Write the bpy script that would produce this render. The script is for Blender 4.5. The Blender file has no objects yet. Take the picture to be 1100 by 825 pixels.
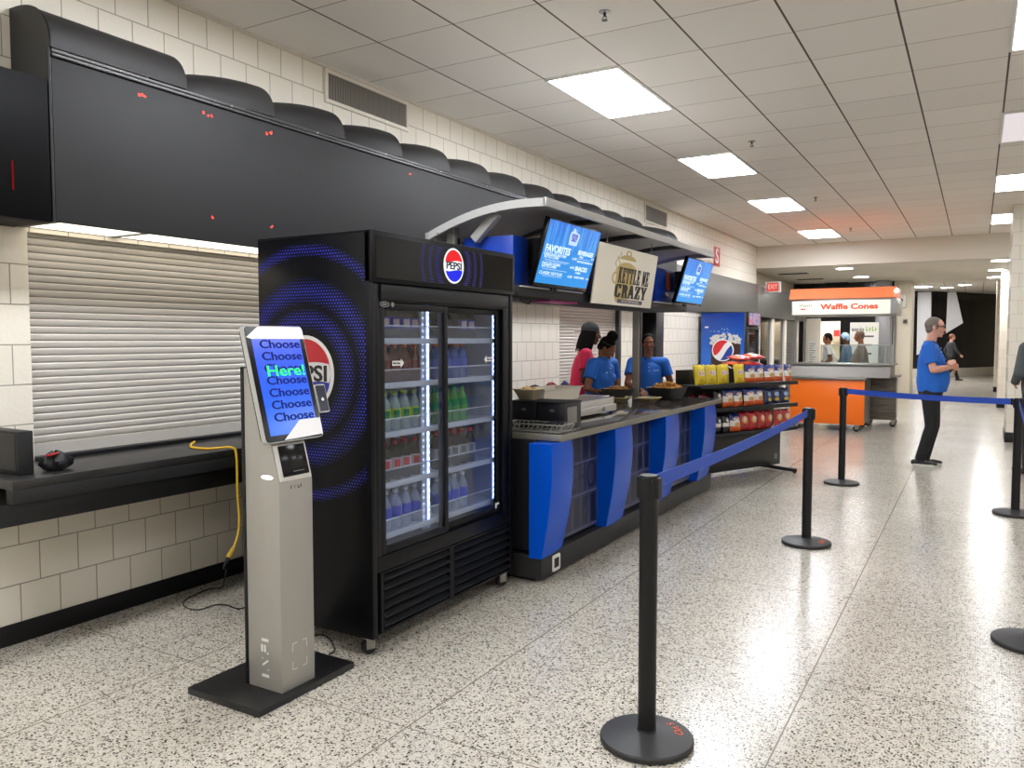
import bpy, bmesh, math, random
from mathutils import Vector, Matrix, Euler
random.seed(7)
S = bpy.context.scene
COL = S.collection
PI = math.pi
# ------------------------------------------------------------------ camera
H = 1.52
FPX, CX, CY = 854.0, 550.0, 412.5
PIT = math.atan2(412.5 - 365.0, FPX)
YAW = math.atan2(500.0, math.hypot(FPX, 47.5))
cam = bpy.data.cameras.new('camera')
cam.sensor_fit = 'HORIZONTAL'
cam.sensor_width = 36.0
cam.lens = FPX / 1100.0 * 36.0
cam.clip_start = .05
cam.clip_end = 200
co = bpy.data.objects.new('camera', cam)
COL.objects.link(co)
co.location = (0, 0, H)
co.rotation_euler = (PI / 2 - PIT, 0, YAW)
S.camera = co
S.view_settings.view_transform = 'Standard'
S.view_settings.look = 'None'
S.view_settings.gamma = 1
S.view_settings.exposure = 0.22
S.view_settings.use_curve_mapping = False
S.cycles.use_denoising = True
S.cycles.max_bounces = 12
S.cycles.diffuse_bounces = 8
S.cycles.glossy_bounces = 4
S.cycles.transparent_max_bounces = 24
S.cycles.sample_clamp_indirect = 6
S.cycles.sample_clamp_direct = 30
S.cycles.caustics_reflective = False
S.cycles.caustics_refractive = False

# ------------------------------------------------------------------ materials
def lin(c):
    r = []
    for v in c[:3]:
        v = v / 255.0
        r.append(v / 12.92 if v <= .04045 else ((v + .055) / 1.055) ** 2.4)
    return (r[0], r[1], r[2], 1.0)
MATS = {}
def pm(name, rgb, rough=.5, metal=0.0, emit=None, es=0.0, alpha=1.0, trans=0.0, spec=.5, coat=0.0, noise=0.0, nscale=20.0, bump=0.0):
    if name in MATS:
        return MATS[name]
    m = bpy.data.materials.new(name)
    m.use_nodes = True
    nt = m.node_tree
    b = nt.nodes['Principled BSDF']
    c = lin(rgb)
    b.inputs['Base Color'].default_value = c
    b.inputs['Roughness'].default_value = rough
    b.inputs['Metallic'].default_value = metal
    b.inputs['Specular IOR Level'].default_value = spec
    b.inputs['Alpha'].default_value = alpha
    b.inputs['Transmission Weight'].default_value = trans
    b.inputs['Coat Weight'].default_value = coat
    if emit is not None:
        b.inputs['Emission Color'].default_value = lin(emit)
        b.inputs['Emission Strength'].default_value = es
    if noise or bump:
        tc = nt.nodes.new('ShaderNodeTexCoord')
        n = nt.nodes.new('ShaderNodeTexNoise')
        n.inputs['Scale'].default_value = nscale
        n.inputs['Detail'].default_value = 4
        nt.links.new(tc.outputs['Object'], n.inputs['Vector'])
        if noise:
            mr = nt.nodes.new('ShaderNodeMapRange')
            mr.inputs['To Min'].default_value = 1 - noise
            mr.inputs['To Max'].default_value = 1 + noise
            nt.links.new(n.outputs['Fac'], mr.inputs['Value'])
            mx = nt.nodes.new('ShaderNodeVectorMath')
            mx.operation = 'SCALE'
            mx.inputs[0].default_value = c[:3]
            nt.links.new(mr.outputs['Result'], mx.inputs['Scale'])
            nt.links.new(mx.outputs['Vector'], b.inputs['Base Color'])
        if bump:
            bp = nt.nodes.new('ShaderNodeBump')
            bp.inputs['Strength'].default_value = bump
            bp.inputs['Distance'].default_value = .01
            nt.links.new(n.outputs['Fac'], bp.inputs['Height'])
            nt.links.new(bp.outputs['Normal'], b.inputs['Normal'])
    MATS[name] = m
    return m
def em(name, rgb, s):
    if name in MATS:
        return MATS[name]
    m = bpy.data.materials.new(name)
    m.use_nodes = True
    nt = m.node_tree
    nt.nodes.clear()
    o = nt.nodes.new('ShaderNodeOutputMaterial')
    e = nt.nodes.new('ShaderNodeEmission')
    e.inputs['Color'].default_value = lin(rgb)
    e.inputs['Strength'].default_value = s
    nt.links.new(e.outputs[0], o.inputs[0])
    MATS[name] = m
    return m
def glass(name, tint=(255, 255, 255), refl=.6, base=.035):
    m = bpy.data.materials.new(name)
    m.use_nodes = True
    nt = m.node_tree
    nt.nodes.clear()
    o = nt.nodes.new('ShaderNodeOutputMaterial')
    t = nt.nodes.new('ShaderNodeBsdfTransparent')
    t.inputs['Color'].default_value = lin(tint)
    g = nt.nodes.new('ShaderNodeBsdfGlossy')
    g.inputs['Roughness'].default_value = .03
    lw = nt.nodes.new('ShaderNodeLayerWeight')
    lw.inputs['Blend'].default_value = .5
    pw = nt.nodes.new('ShaderNodeMath')
    pw.operation = 'POWER'
    pw.inputs[1].default_value = 4.0
    nt.links.new(lw.outputs['Facing'], pw.inputs[0])
    ma = nt.nodes.new('ShaderNodeMath')
    ma.operation = 'MULTIPLY_ADD'
    ma.inputs[1].default_value = refl
    ma.inputs[2].default_value = base
    nt.links.new(pw.outputs[0], ma.inputs[0])
    mx = nt.nodes.new('ShaderNodeMixShader')
    nt.links.new(ma.outputs[0], mx.inputs[0])
    nt.links.new(t.outputs[0], mx.inputs[1])
    nt.links.new(g.outputs[0], mx.inputs[2])
    nt.links.new(mx.outputs[0], o.inputs[0])
    MATS[name] = m
    return m

class NT:
    """small node helper"""
    def __init__(s, name):
        s.m = bpy.data.materials.new(name)
        s.m.use_nodes = True
        s.nt = s.m.node_tree
        s.b = s.nt.nodes['Principled BSDF']
        MATS[name] = s.m
    def n(s, t, **kw):
        x = s.nt.nodes.new(t)
        for k, v in kw.items():
            setattr(x, k, v)
        return x
    def l(s, a, b):
        s.nt.links.new(a, b)
    def math(s, op, a, b=None, c=None):
        x = s.n('ShaderNodeMath', operation=op)
        for i, v in enumerate((a, b, c)):
            if v is None:
                continue
            if isinstance(v, (int, float)):
                x.inputs[i].default_value = v
            else:
                s.l(v, x.inputs[i])
        return x.outputs[0]
    def mix(s, f, a, b):
        x = s.n('ShaderNodeMix', data_type='RGBA')
        if isinstance(f, (int, float)):
            x.inputs[0].default_value = f
        else:
            s.l(f, x.inputs[0])
        for i, v in ((6, a), (7, b)):
            if isinstance(v, tuple):
                x.inputs[i].default_value = v
            else:
                s.l(v, x.inputs[i])
        return x.outputs[2]
    def pos(s):
        g = s.n('ShaderNodeNewGeometry')
        p = s.n('ShaderNodeSeparateXYZ')
        s.l(g.outputs['Position'], p.inputs[0])
        return g, p
    def ramp(s, f, stops, interp='LINEAR'):
        r = s.n('ShaderNodeValToRGB')
        r.color_ramp.interpolation = interp
        e = r.color_ramp.elements
        e[0].position, e[0].color = stops[0]
        e[1].position, e[1].color = stops[-1]
        for p, c in stops[1:-1]:
            k = e.new(p)
            k.color = c
        s.l(f, r.inputs[0])
        return r.outputs[0]

def block_material(name, axis, rgb, rgb2, mortar):
    k = NT(name)
    g, p = k.pos()
    cb = k.n('ShaderNodeCombineXYZ')
    if axis == 'y':
        k.l(k.math('ADD', p.outputs[1], 20.05), cb.inputs[0])
    else:
        k.l(k.math('ADD', p.outputs[0], 20.0), cb.inputs[0])
    k.l(k.math('ADD', p.outputs[2], .105), cb.inputs[1])
    br = k.n('ShaderNodeTexBrick')
    br.offset = .5
    br.inputs['Scale'].default_value = 1
    br.inputs['Brick Width'].default_value = .2
    br.inputs['Row Height'].default_value = .2
    br.inputs['Mortar Size'].default_value = .0035
    br.inputs['Mortar Smooth'].default_value = .3
    br.inputs['Bias'].default_value = 0
    br.inputs['Color1'].default_value = lin(rgb)
    br.inputs['Color2'].default_value = lin(rgb2)
    br.inputs['Mortar'].default_value = lin(mortar)
    k.l(cb.outputs[0], br.inputs['Vector'])
    nz = k.n('ShaderNodeTexNoise')
    nz.inputs['Scale'].default_value = 55
    nz.inputs['Detail'].default_value = 5
    k.l(g.outputs['Position'], nz.inputs['Vector'])
    k.l(br.outputs['Color'], k.b.inputs['Base Color'])
    h = k.math('ADD', k.math('MULTIPLY', br.outputs['Fac'], -1.0), k.math('MULTIPLY', nz.outputs['Fac'], .35))
    bp = k.n('ShaderNodeBump')
    bp.inputs['Strength'].default_value = .55
    bp.inputs['Distance'].default_value = .006
    k.l(h, bp.inputs['Height'])
    k.l(bp.outputs['Normal'], k.b.inputs['Normal'])
    k.b.inputs['Roughness'].default_value = .42
    return k.m
M_block = block_material('painted_block', 'y', (228, 222, 208), (224, 218, 204), (158, 151, 137))
M_blockx = block_material('painted_block_end', 'x', (226, 220, 206), (222, 216, 202), (192, 185, 170))

def floor_material():
    k = NT('terrazzo')
    g, p = k.pos()
    v1 = k.n('ShaderNodeTexVoronoi')
    v1.inputs['Scale'].default_value = 95
    v1.inputs['Randomness'].default_value = 1
    k.l(g.outputs['Position'], v1.inputs['Vector'])
    nz = k.n('ShaderNodeTexNoise')
    nz.inputs['Scale'].default_value = 1.2
    nz.inputs['Detail'].default_value = 3
    k.l(g.outputs['Position'], nz.inputs['Vector'])
    # chip colour from the random cell colour
    sp = k.n('ShaderNodeSeparateColor')
    k.l(v1.outputs['Color'], sp.inputs[0])
    chip = k.ramp(sp.outputs[0], [(0, lin((40, 36, 32))), (.10, lin((84, 77, 69))), (.19, lin((136, 127, 114))), (.30, lin((172, 165, 152))), (.55, lin((196, 190, 177))), (1, lin((214, 209, 197)))], 'CONSTANT')
    v2 = k.n('ShaderNodeTexVoronoi')
    v2.inputs['Scale'].default_value = 210
    k.l(g.outputs['Position'], v2.inputs['Vector'])
    sp2 = k.n('ShaderNodeSeparateColor')
    k.l(v2.outputs['Color'], sp2.inputs[0])
    small = k.ramp(sp2.outputs[1], [(0, lin((58, 53, 48))), (.12, lin((160, 153, 140))), (.3, lin((194, 188, 175))), (1, lin((210, 205, 192)))], 'CONSTANT')
    edge = k.math('GREATER_THAN', v1.outputs['Distance'], .47)
    base = k.mix(edge, chip, small)
    tone = k.ramp(nz.outputs['Fac'], [(.3, (.86, .86, .86, 1)), (.7, (1, 1, 1, 1))])
    mm = k.n('ShaderNodeMix', data_type='RGBA', blend_type='MULTIPLY')
    mm.inputs[0].default_value = 1
    k.l(base, mm.inputs[6])
    k.l(tone, mm.inputs[7])
    # joints
    def joint(o, off, sz, w):
        a = k.math('ADD', o, 100 * sz - off)
        f = k.math('FRACT', k.math('DIVIDE', a, sz))
        d = k.math('MULTIPLY', k.math('ABSOLUTE', k.math('SUBTRACT', f, .5)), sz)
        return k.math('GREATER_THAN', d, sz / 2 - w)
    jx = joint(p.outputs[0], -.61, 1.283, .0035)
    jy = joint(p.outputs[1], 3.70, 1.283, .0028)
    j = k.math('MAXIMUM', jx, jy)
    colr = k.mix(j, mm.outputs[2], lin((112, 104, 92)))
    k.l(colr, k.b.inputs['Base Color'])
    rn = k.n('ShaderNodeTexNoise')
    rn.inputs['Scale'].default_value = 3.0
    k.l(g.outputs['Position'], rn.inputs['Vector'])
    ro = k.math('ADD', k.math('MULTIPLY', rn.outputs['Fac'], .05), .19)
    k.l(ro, k.b.inputs['Roughness'])
    k.b.inputs['Specular IOR Level'].default_value = .28
    return k.m
M_floor = floor_material()

def ceiling_material():
    k = NT('ceiling_tile')
    g, p = k.pos()
    def joint(o, off, sz, w):
        a = k.math('ADD', o, 200 * sz - off)
        f = k.math('FRACT', k.math('DIVIDE', a, sz))
        d = k.math('MULTIPLY', k.math('ABSOLUTE', k.math('SUBTRACT', f, .5)), sz)
        return k.math('GREATER_THAN', d, sz / 2 - w)
    jx = joint(p.outputs[0], -.47, .6075, .007)
    jy = joint(p.outputs[1], 5.44, .6075, .0035)
    nz = k.n('ShaderNodeTexNoise')
    nz.inputs['Scale'].default_value = 160
    nz.inputs['Detail'].default_value = 3
    k.l(g.outputs['Position'], nz.inputs['Vector'])
    base = k.ramp(nz.outputs['Fac'], [(.3, lin((230, 226, 219))), (.6, lin((238, 234, 228)))])
    # tile to tile tone
    fx = k.math('FLOOR', k.math('DIVIDE', k.math('ADD', p.outputs[0], .47), .6075))
    fy = k.math('FLOOR', k.math('DIVIDE', k.math('ADD', p.outputs[1], -5.44), .6075))
    cb = k.n('ShaderNodeCombineXYZ')
    k.l(fx, cb.inputs[0])
    k.l(fy, cb.inputs[1])
    wn = k.n('ShaderNodeTexWhiteNoise')
    k.l(cb.outputs[0], wn.inputs['Vector'])
    tone = k.ramp(wn.outputs['Value'], [(0, (.93, .93, .93, 1)), (1, (1, 1, 1, 1))])
    mm = k.n('ShaderNodeMix', data_type='RGBA', blend_type='MULTIPLY')
    mm.inputs[0].default_value = 1
    k.l(base, mm.inputs[6])
    k.l(tone, mm.inputs[7])
    c = k.mix(jy, mm.outputs[2], lin((140, 131, 119)))
    c = k.mix(jx, c, lin((92, 85, 76)))
    k.l(c, k.b.inputs['Base Color'])
    k.b.inputs['Roughness'].default_value = .85
    k.b.inputs['Specular IOR Level'].default_value = .2
    return k.m
M_ceil = ceiling_material()

# ------------------------------------------------------------------ mesh builder
def wloc(o):
    v = Vector((0, 0, 0))
    while o is not None:
        v += Vector(o.location)
        o = o.parent
    return v
class MB:
    def __init__(s):
        s.v, s.f, s.mi = [], [], []
        s.cur = 0
    def add(s, vs, fs):
        o = len(s.v)
        s.v += [tuple(x) for x in vs]
        for f in fs:
            s.f.append([i + o for i in f])
            s.mi.append(s.cur)
        return s
    def bx(s, x0, x1, y0, y1, z0, z1):
        vs = [(x0, y0, z0), (x1, y0, z0), (x1, y1, z0), (x0, y1, z0), (x0, y0, z1), (x1, y0, z1), (x1, y1, z1), (x0, y1, z1)]
        return s.add(vs, [(3, 2, 1, 0), (4, 5, 6, 7), (0, 1, 5, 4), (1, 2, 6, 5), (2, 3, 7, 6), (3, 0, 4, 7)])
    def obx(s, c, u, v, w):
        """box about c with half-vectors u, v, w"""
        c, u, v, w = Vector(c), Vector(u), Vector(v), Vector(w)
        vs = [c + a * u + b * v + d * w for d in (-1, 1) for a, b in ((-1, -1), (1, -1), (1, 1), (-1, 1))]
        fl = [(3, 2, 1, 0), (4, 5, 6, 7), (0, 1, 5, 4), (1, 2, 6, 5), (2, 3, 7, 6), (3, 0, 4, 7)]
        if u.cross(v).dot(w) < 0:
            fl = [f[::-1] for f in fl]
        return s.add(vs, fl)
    def cone(s, p0, p1, r0, r1, n=16, cap=True):
        p0, p1 = Vector(p0), Vector(p1)
        d = (p1 - p0).normalized()
        a = d.orthogonal().normalized()
        b = d.cross(a)
        vs = []
        for p, r in ((p0, r0), (p1, r1)):
            for i in range(n):
                t = 2 * PI * i / n
                vs.append(p + (a * math.cos(t) + b * math.sin(t)) * r)
        fs = [(i, (i + 1) % n, n + (i + 1) % n, n + i) for i in range(n)]
        if cap:
            fs += [tuple(range(n - 1, -1, -1)), tuple(range(n, 2 * n))]
        return s.add(vs, fs)
    def cyl(s, p0, p1, r, n=16):
        return s.cone(p0, p1, r, r, n)
    def lathe(s, prof, c=(0, 0, 0), n=24, sq=0.0):
        """prof: (r, z) from bottom to top, closed by caps"""
        cx, cy, cz = c
        vs = []
        for r, z in prof:
            for i in range(n):
                t = 2 * PI * i / n
                vs.append((cx + r * math.cos(t), cy + r * math.sin(t), cz + z))
        fs = []
        for k in range(len(prof) - 1):
            for i in range(n):
                j = (i + 1) % n
                fs.append((k * n + i, k * n + j, (k + 1) * n + j, (k + 1) * n + i))
        fs.append(tuple(range(n - 1, -1, -1)))
        m = (len(prof) - 1) * n
        fs.append(tuple(range(m, m + n)))
        return s.add(vs, fs)
    def ell(s, c, r, n=16, m=10, R=None):
        vs, fs = [], []
        c = Vector(c)
        if isinstance(r, (int, float)):
            r = (r, r, r)
        for j in range(1, m):
            ph = PI * j / m
            for i in range(n):
                t = 2 * PI * i / n
                v = Vector((r[0] * math.sin(ph) * math.cos(t), r[1] * math.sin(ph) * math.sin(t), -r[2] * math.cos(ph)))
                vs.append(c + (R @ v if R else v))
        lo = Vector((0, 0, -r[2]))
        hi = Vector((0, 0, r[2]))
        vs.append(c + (R @ lo if R else lo))
        vs.append(c + (R @ hi if R else hi))
        for j in range(m - 2):
            for i in range(n):
                k = (i + 1) % n
                fs.append((j * n + i, j * n + k, (j + 1) * n + k, (j + 1) * n + i))
        a, b = len(vs) - 2, len(vs) - 1
        for i in range(n):
            k = (i + 1) % n
            fs.append((a, k, i))
            fs.append((b, (m - 2) * n + i, (m - 2) * n + k))
        return s.add(vs, fs)
    def cap(s, p0, p1, r0, r1, n=12):
        s.cone(p0, p1, r0, r1, n)
        s.ell(p0, r0, n, 8)
        s.ell(p1, r1, n, 8)
        return s
    def tube(s, pts, r, n=8):
        pts = [Vector(p) for p in pts]
        rings = []
        a = None
        for i, p in enumerate(pts):
            d = (pts[min(i + 1, len(pts) - 1)] - pts[max(i - 1, 0)]).normalized()
            if a is None:
                a = d.orthogonal().normalized()
            a = (a - d * a.dot(d)).normalized()
            b = d.cross(a)
            rr = r[i] if isinstance(r, (list, tuple)) else r
            rings += [p + (a * math.cos(2 * PI * k / n) + b * math.sin(2 * PI * k / n)) * rr for k in range(n)]
        fs = []
        for i in range(len(pts) - 1):
            for k in range(n):
                j = (k + 1) % n
                fs.append((i * n + k, i * n + j, (i + 1) * n + j, (i + 1) * n + k))
        m = (len(pts) - 1) * n
        fs += [tuple(range(n - 1, -1, -1)), tuple(range(m, m + n))]
        return s.add(rings, fs)
    def prism(s, poly, o, u, v, w):
        """poly 2-D points swept from o along w; u, v are the 2-D axes"""
        o, u, v, w = Vector(o), Vector(u), Vector(v), Vector(w)
        ar = sum(poly[i][0] * poly[(i + 1) % len(poly)][1] - poly[(i + 1) % len(poly)][0] * poly[i][1] for i in range(len(poly)))
        if (ar > 0) == (u.cross(v).dot(w) < 0):
            poly = poly[::-1]
        n = len(poly)
        vs = [o + u * a + v * b for a, b in poly] + [o + u * a + v * b + w for a, b in poly]
        fs = [tuple(range(n - 1, -1, -1)), tuple(range(n, 2 * n))]
        fs += [(i, (i + 1) % n, n + (i + 1) % n, n + i) for i in range(n)]
        return s.add(vs, fs)
    def grid(s, fn, nu, nv, closed=False):
        vs = [fn(i / nu, j / nv) for j in range(nv + 1) for i in range(nu + 1)]
        fs = [(j * (nu + 1) + i, j * (nu + 1) + i + 1, (j + 1) * (nu + 1) + i + 1, (j + 1) * (nu + 1) + i) for j in range(nv) for i in range(nu)]
        return s.add(vs, fs)
    def build(s, name, mat, parent=None, world=False, bevel=0.0, seg=2, smooth=35, recalc=True, merge=False):
        me = bpy.data.meshes.new(name)
        vs = s.v
        if world and parent is not None:
            o = wloc(parent)
            vs = [(a - o.x, b - o.y, c - o.z) for a, b, c in vs]
        me.from_pydata(vs, [], s.f)
        mats = mat if isinstance(mat, (list, tuple)) else [mat]
        for m in mats:
            me.materials.append(m)
        for p, i in zip(me.polygons, s.mi):
            p.material_index = i
        bm = bmesh.new()
        bm.from_mesh(me)
        if merge:
            bmesh.ops.remove_doubles(bm, verts=bm.verts, dist=1e-5)
        if recalc:
            bmesh.ops.recalc_face_normals(bm, faces=bm.faces)
        if bevel:
            es = [e for e in bm.edges if len(e.link_faces) == 2 and e.calc_face_angle(0) > .5]
            bmesh.ops.bevel(bm, geom=es, offset=bevel, segments=seg, profile=.5, affect='EDGES', clamp_overlap=True)
        bm.to_mesh(me)
        bm.free()
        if smooth:
            for p in me.polygons:
                p.use_smooth = True
            me.set_sharp_from_angle(angle=math.radians(smooth))
        o = bpy.data.objects.new(name, me)
        COL.objects.link(o)
        if parent is not None:
            o.parent = parent
        return o
def box(x0, x1, y0, y1, z0, z1):
    return MB().bx(x0, x1, y0, y1, z0, z1)

def tag(o, label, cat, group=None, kind=None):
    o['label'] = label
    o['category'] = cat
    if group:
        o['group'] = group
    if kind:
        o['kind'] = kind
    return o
def thing(name, label, cat, loc=(0, 0, 0), rz=0.0, group=None):
    o = bpy.data.objects.new(name, None)
    o.empty_display_size = .1
    COL.objects.link(o)
    o.location = loc
    o.rotation_euler = (0, 0, rz)
    return tag(o, label, cat, group)
def struct(o):
    o['kind'] = 'structure'
    return o
def dup(o, loc=None, rz=None, label=None, parent=None):
    def rec(a, par):
        c = a.copy()
        COL.objects.link(c)
        c.parent = par
        for ch in list(a.children):
            rec(ch, c)
        return c
    c = rec(o, parent)
    if loc is not None:
        c.location = loc
    if rz is not None:
        c.rotation_euler = (0, 0, rz)
    if label:
        c['label'] = label
    return c
def text_mesh(s, size=1.0, bold=0.0, depth=.002, align='CENTER', sx=1.0, res=3, spacing=1.0):
    """2-D text in its own xy plane -> (verts, faces)"""
    cu = bpy.data.curves.new('txt', 'FONT')
    cu.body = s
    cu.size = size
    cu.align_x = align
    cu.align_y = 'CENTER'
    cu.offset = bold
    cu.extrude = depth / 2
    cu.resolution_u = res
    cu.space_character = spacing
    o = bpy.data.objects.new('txt', cu)
    COL.objects.link(o)
    dg = bpy.context.evaluated_depsgraph_get()
    me = bpy.data.meshes.new_from_object(o.evaluated_get(dg))
    vs = [(v.co.x * sx, v.co.y, v.co.z) for v in me.vertices]
    fs = [tuple(p.vertices) for p in me.polygons]
    bpy.data.objects.remove(o)
    bpy.data.curves.remove(cu)
    bpy.data.meshes.remove(me)
    return vs, fs
def put(mb, vf, o, u, v):
    """place 2-D geometry (verts, faces) at o with axes u (x), v (y)"""
    o, u, v = Vector(o), Vector(u), Vector(v)
    w = u.normalized().cross(v.normalized())
    mb.add([o + u * a + v * b + w * c for a, b, c in vf[0]], vf[1])
    return mb
def width(vf):
    xs = [a[0] for a in vf[0]]
    return max(xs) - min(xs)
def fit_text(mb, s, o, u, v, w, h, bold=0.0, depth=.002, align='CENTER', spacing=1.0):
    """text of cap height h stretched to width w (0: natural)"""
    vf = text_mesh(s, h / .7, bold * h, depth, align, spacing=spacing)
    if w:
        k = w / max(width(vf), 1e-6)
        vf = ([(a * k, b, c) for a, b, c in vf[0]], vf[1])
    ys = [b for a, b, c in vf[0]]
    return put(mb, vf, o, u, v)
Y3 = Vector((0, 1, 0))
Z3 = Vector((0, 0, 1))
X3 = Vector((1, 0, 0))
# ------------------------------------------------------------------ shared materials
M_black = pm('black_satin', (17, 17, 19), .4, spec=.35)
M_blackm = pm('black_matte', (17, 17, 18), .6)
M_blackg = pm('black_gloss', (9, 9, 11), .15, spec=.3)
M_fascia = pm('fascia_charcoal', (36, 36, 37), .62, spec=.3, noise=.12, nscale=3)
M_scallop = pm('canopy_charcoal', (34, 33, 33), .6, spec=.4)
M_white = pm('white_plastic', (225, 225, 222), .4)
M_steel = pm('stainless', (150, 148, 143), .34, .85)
M_alu = pm('aluminium', (168, 168, 166), .36, .75)
M_grey = pm('grey_metal', (118, 117, 114), .4, .5)
M_dgrey = pm('dark_grey_metal', (66, 66, 66), .4, .4)
M_beige = pm('beige_paint', (204, 195, 176), .55)
M_rubber = pm('rubber', (22, 22, 22), .7)
M_blue = pm('gloss_blue', (16, 72, 178), .16, coat=.4)
M_orange = pm('orange_laminate', (240, 112, 12), .35)
M_red = pm('red_print', (200, 36, 44), .5)
M_bluep = pm('blue_print', (26, 54, 160), .5)
M_wp = pm('white_print', (232, 232, 232), .5)
M_bp = pm('black_print', (20, 20, 20), .5)
M_belt = pm('belt_blue', (26, 66, 162), .6, bump=.1, nscale=400)
# ================================================================== setting
struct(box(-5.2, 4.6, -5, 45, -.12, 0).build('floor', M_floor, smooth=0))
WX = -4.12
# left block wall with its openings
SH1 = (2.24, 6.35, .90, 2.06)
SH2 = (8.12, 9.86, .90, 2.02)
DR = (10.62, 11.56, 0.0, 2.03)
WT = -4.40
m = MB()
ys = [-5, SH1[0], SH1[1], SH2[0], SH2[1], DR[0], DR[1], 17.4]
m.bx(WT, WX, -5, SH1[0], 0, 3.5)
m.bx(WT, WX, SH1[0], SH1[1], 0, SH1[2])
m.bx(WT, WX, SH1[0], SH1[1], SH1[3], 3.5)
m.bx(WT, WX, SH1[1], SH2[0], 0, 3.5)
m.bx(WT, WX, SH2[0], SH2[1], 0, SH2[2])
m.bx(WT, WX, SH2[0], SH2[1], SH2[3], 3.5)
m.bx(WT, WX, SH2[1], DR[0], 0, 3.5)
m.bx(WT, WX, DR[0], DR[1], DR[3], 3.5)
m.bx(WT, WX, DR[1], 17.4, 0, 3.5)
struct(m.build('wall_left', M_block, smooth=0, recalc=False))
# roller shutters (curved interlocking slats)
def shutter(name, y0, y1, z0, z1, mat):
    x = WX - .05
    pit = .0375
    n = int((z1 - z0 - .09) / pit)
    vs, fs = [], []
    rows = [(x, z0), (x + .014, z0), (x + .014, z0 + .085), (x - .002, z0 + .088)]
    z = z0 + .09
    for i in range(n + 1):
        for a, dz in ((-.003, 0), (.006, .002), (.0085, .010), (.0092, .020), (.0085, .030), (.006, .0345)):
            zz = min(z + dz, z1)
            rows.append((x + a, zz))
        z += pit
    m = MB()
    for i in range(len(rows) - 1):
        a, b = rows[i], rows[i + 1]
        m.add([(a[0], y0, a[1]), (a[0], y1, a[1]), (b[0], y1, b[1]), (b[0], y0, b[1])], [(0, 1, 2, 3)])
    o = m.build(name, mat, smooth=0, recalc=False)
    return struct(o)
M_shut = pm('shutter_grey', (190, 185, 177), .42, .2)
M_shut2 = pm('shutter_pale', (196, 188, 180), .34, .35)
shutter('window_1', SH1[0] - .02, SH1[1] + .02, SH1[2], SH1[3], M_shut)
shutter('window_2', SH2[0] - .02, SH2[1] + .02, SH2[2], SH2[3], M_shut2)
m = MB()
m.bx(WX - .06, WX + .012, SH2[1] - .015, SH2[1] + .06, .9, 2.02)
struct(m.build('trim_1', M_dgrey, bevel=.003))
# staff doorway
d = struct(MB().bx(WT + .02, WT + .06, DR[0], DR[1], 0, DR[3]).build('door_1', pm('door_dark', (40, 38, 37), .4), smooth=0))
m = MB()
m.bx(WT, WX + .02, DR[0], DR[0] + .05, 0, DR[3])
m.bx(WT, WX + .02, DR[1] - .32, DR[1], 0, DR[3])
m.bx(WT, WX + .02, DR[0] + .05, DR[1] - .32, DR[3] - .05, DR[3])
m.build('door_frame', pm('door_frame_black', (24, 23, 23), .4), d, bevel=.003)
MB().bx(WT + .06, WT + .11, DR[0] + .1, DR[0] + .13, .98, 1.1).build('door_handle', M_alu, d, bevel=.004)
# baseboard
m = MB()
m.bx(WX, WX + .012, -5, DR[0] - .01, 0, .105)
m.bx(WX, WX + .012, DR[1] + .01, 17.4, 0, .105)
struct(m.build('baseboard_left', M_black, bevel=.003))
# ceiling
struct(box(-4.4, 4.6, -5, 17.4, 3.5, 3.62).build('ceiling', M_ceil, smooth=0))
m = MB()
m.bx(WX, WX + .022, -5, 17.4, 3.478, 3.5)
struct(m.build('trim_2', pm('ceiling_angle', (206, 200, 188), .5), smooth=0))
# cross beam and the lower ceiling behind it
struct(box(-4.9, 4.6, 17.4, 17.75, 3.04, 3.62).build('trim_3', pm('beam_paint', (214, 208, 196), .6), smooth=0))
struct(box(-4.9, 4.6, 17.75, 24.2, 3.05, 3.2).build('ceiling_lower', pm('soffit_paint', (222, 217, 206), .65), smooth=0))
struct(box(-6, 4.6, 24.2, 45, 3.5, 3.62).build('ceiling_far', M_ceil, smooth=0))
struct(box(-6, 4.6, 24.12, 24.24, 3.045, 3.6).build('trim_4', MATS['soffit_paint'], smooth=0))
# left wall beyond the beam: plain upper part, glazed lower part between pale pilasters
struct(box(-4.75, -4.42, 17.4, 23.0, 2.0, 3.05).build('wall_far_left', pm('plain_wall', (200, 190, 170), .6), smooth=0))
struct(MB().bx(-4.42, -4.20, 17.41, 23.0, 0, 2.02).build('window_3', pm('dark_glazing', (20, 18, 17), .12), smooth=0))
w3 = bpy.data.objects['window_3']
M_mull = pm('mullion_white', (240, 236, 226), .4)
m = MB()
for y in (17.70, 19.12, 20.52, 22.1):
    m.bx(-4.20, -4.15, y, y + .27, 0, 2.02)
m.build('window_frame', M_mull, w3, bevel=.004)
# grey sheet-metal band over it
struct(box(WX, WX + .035, 11.6, 17.4, 1.99, 2.70).build('trim_5', pm('band_grey', (104, 103, 99), .45, .35), bevel=.004))
struct(box(-4.42, -4.08, 17.42, 22.9, 2.02, 2.68).build('trim_6', pm('band_grey2', (112, 112, 108), .45, .35), bevel=.004))
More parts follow.
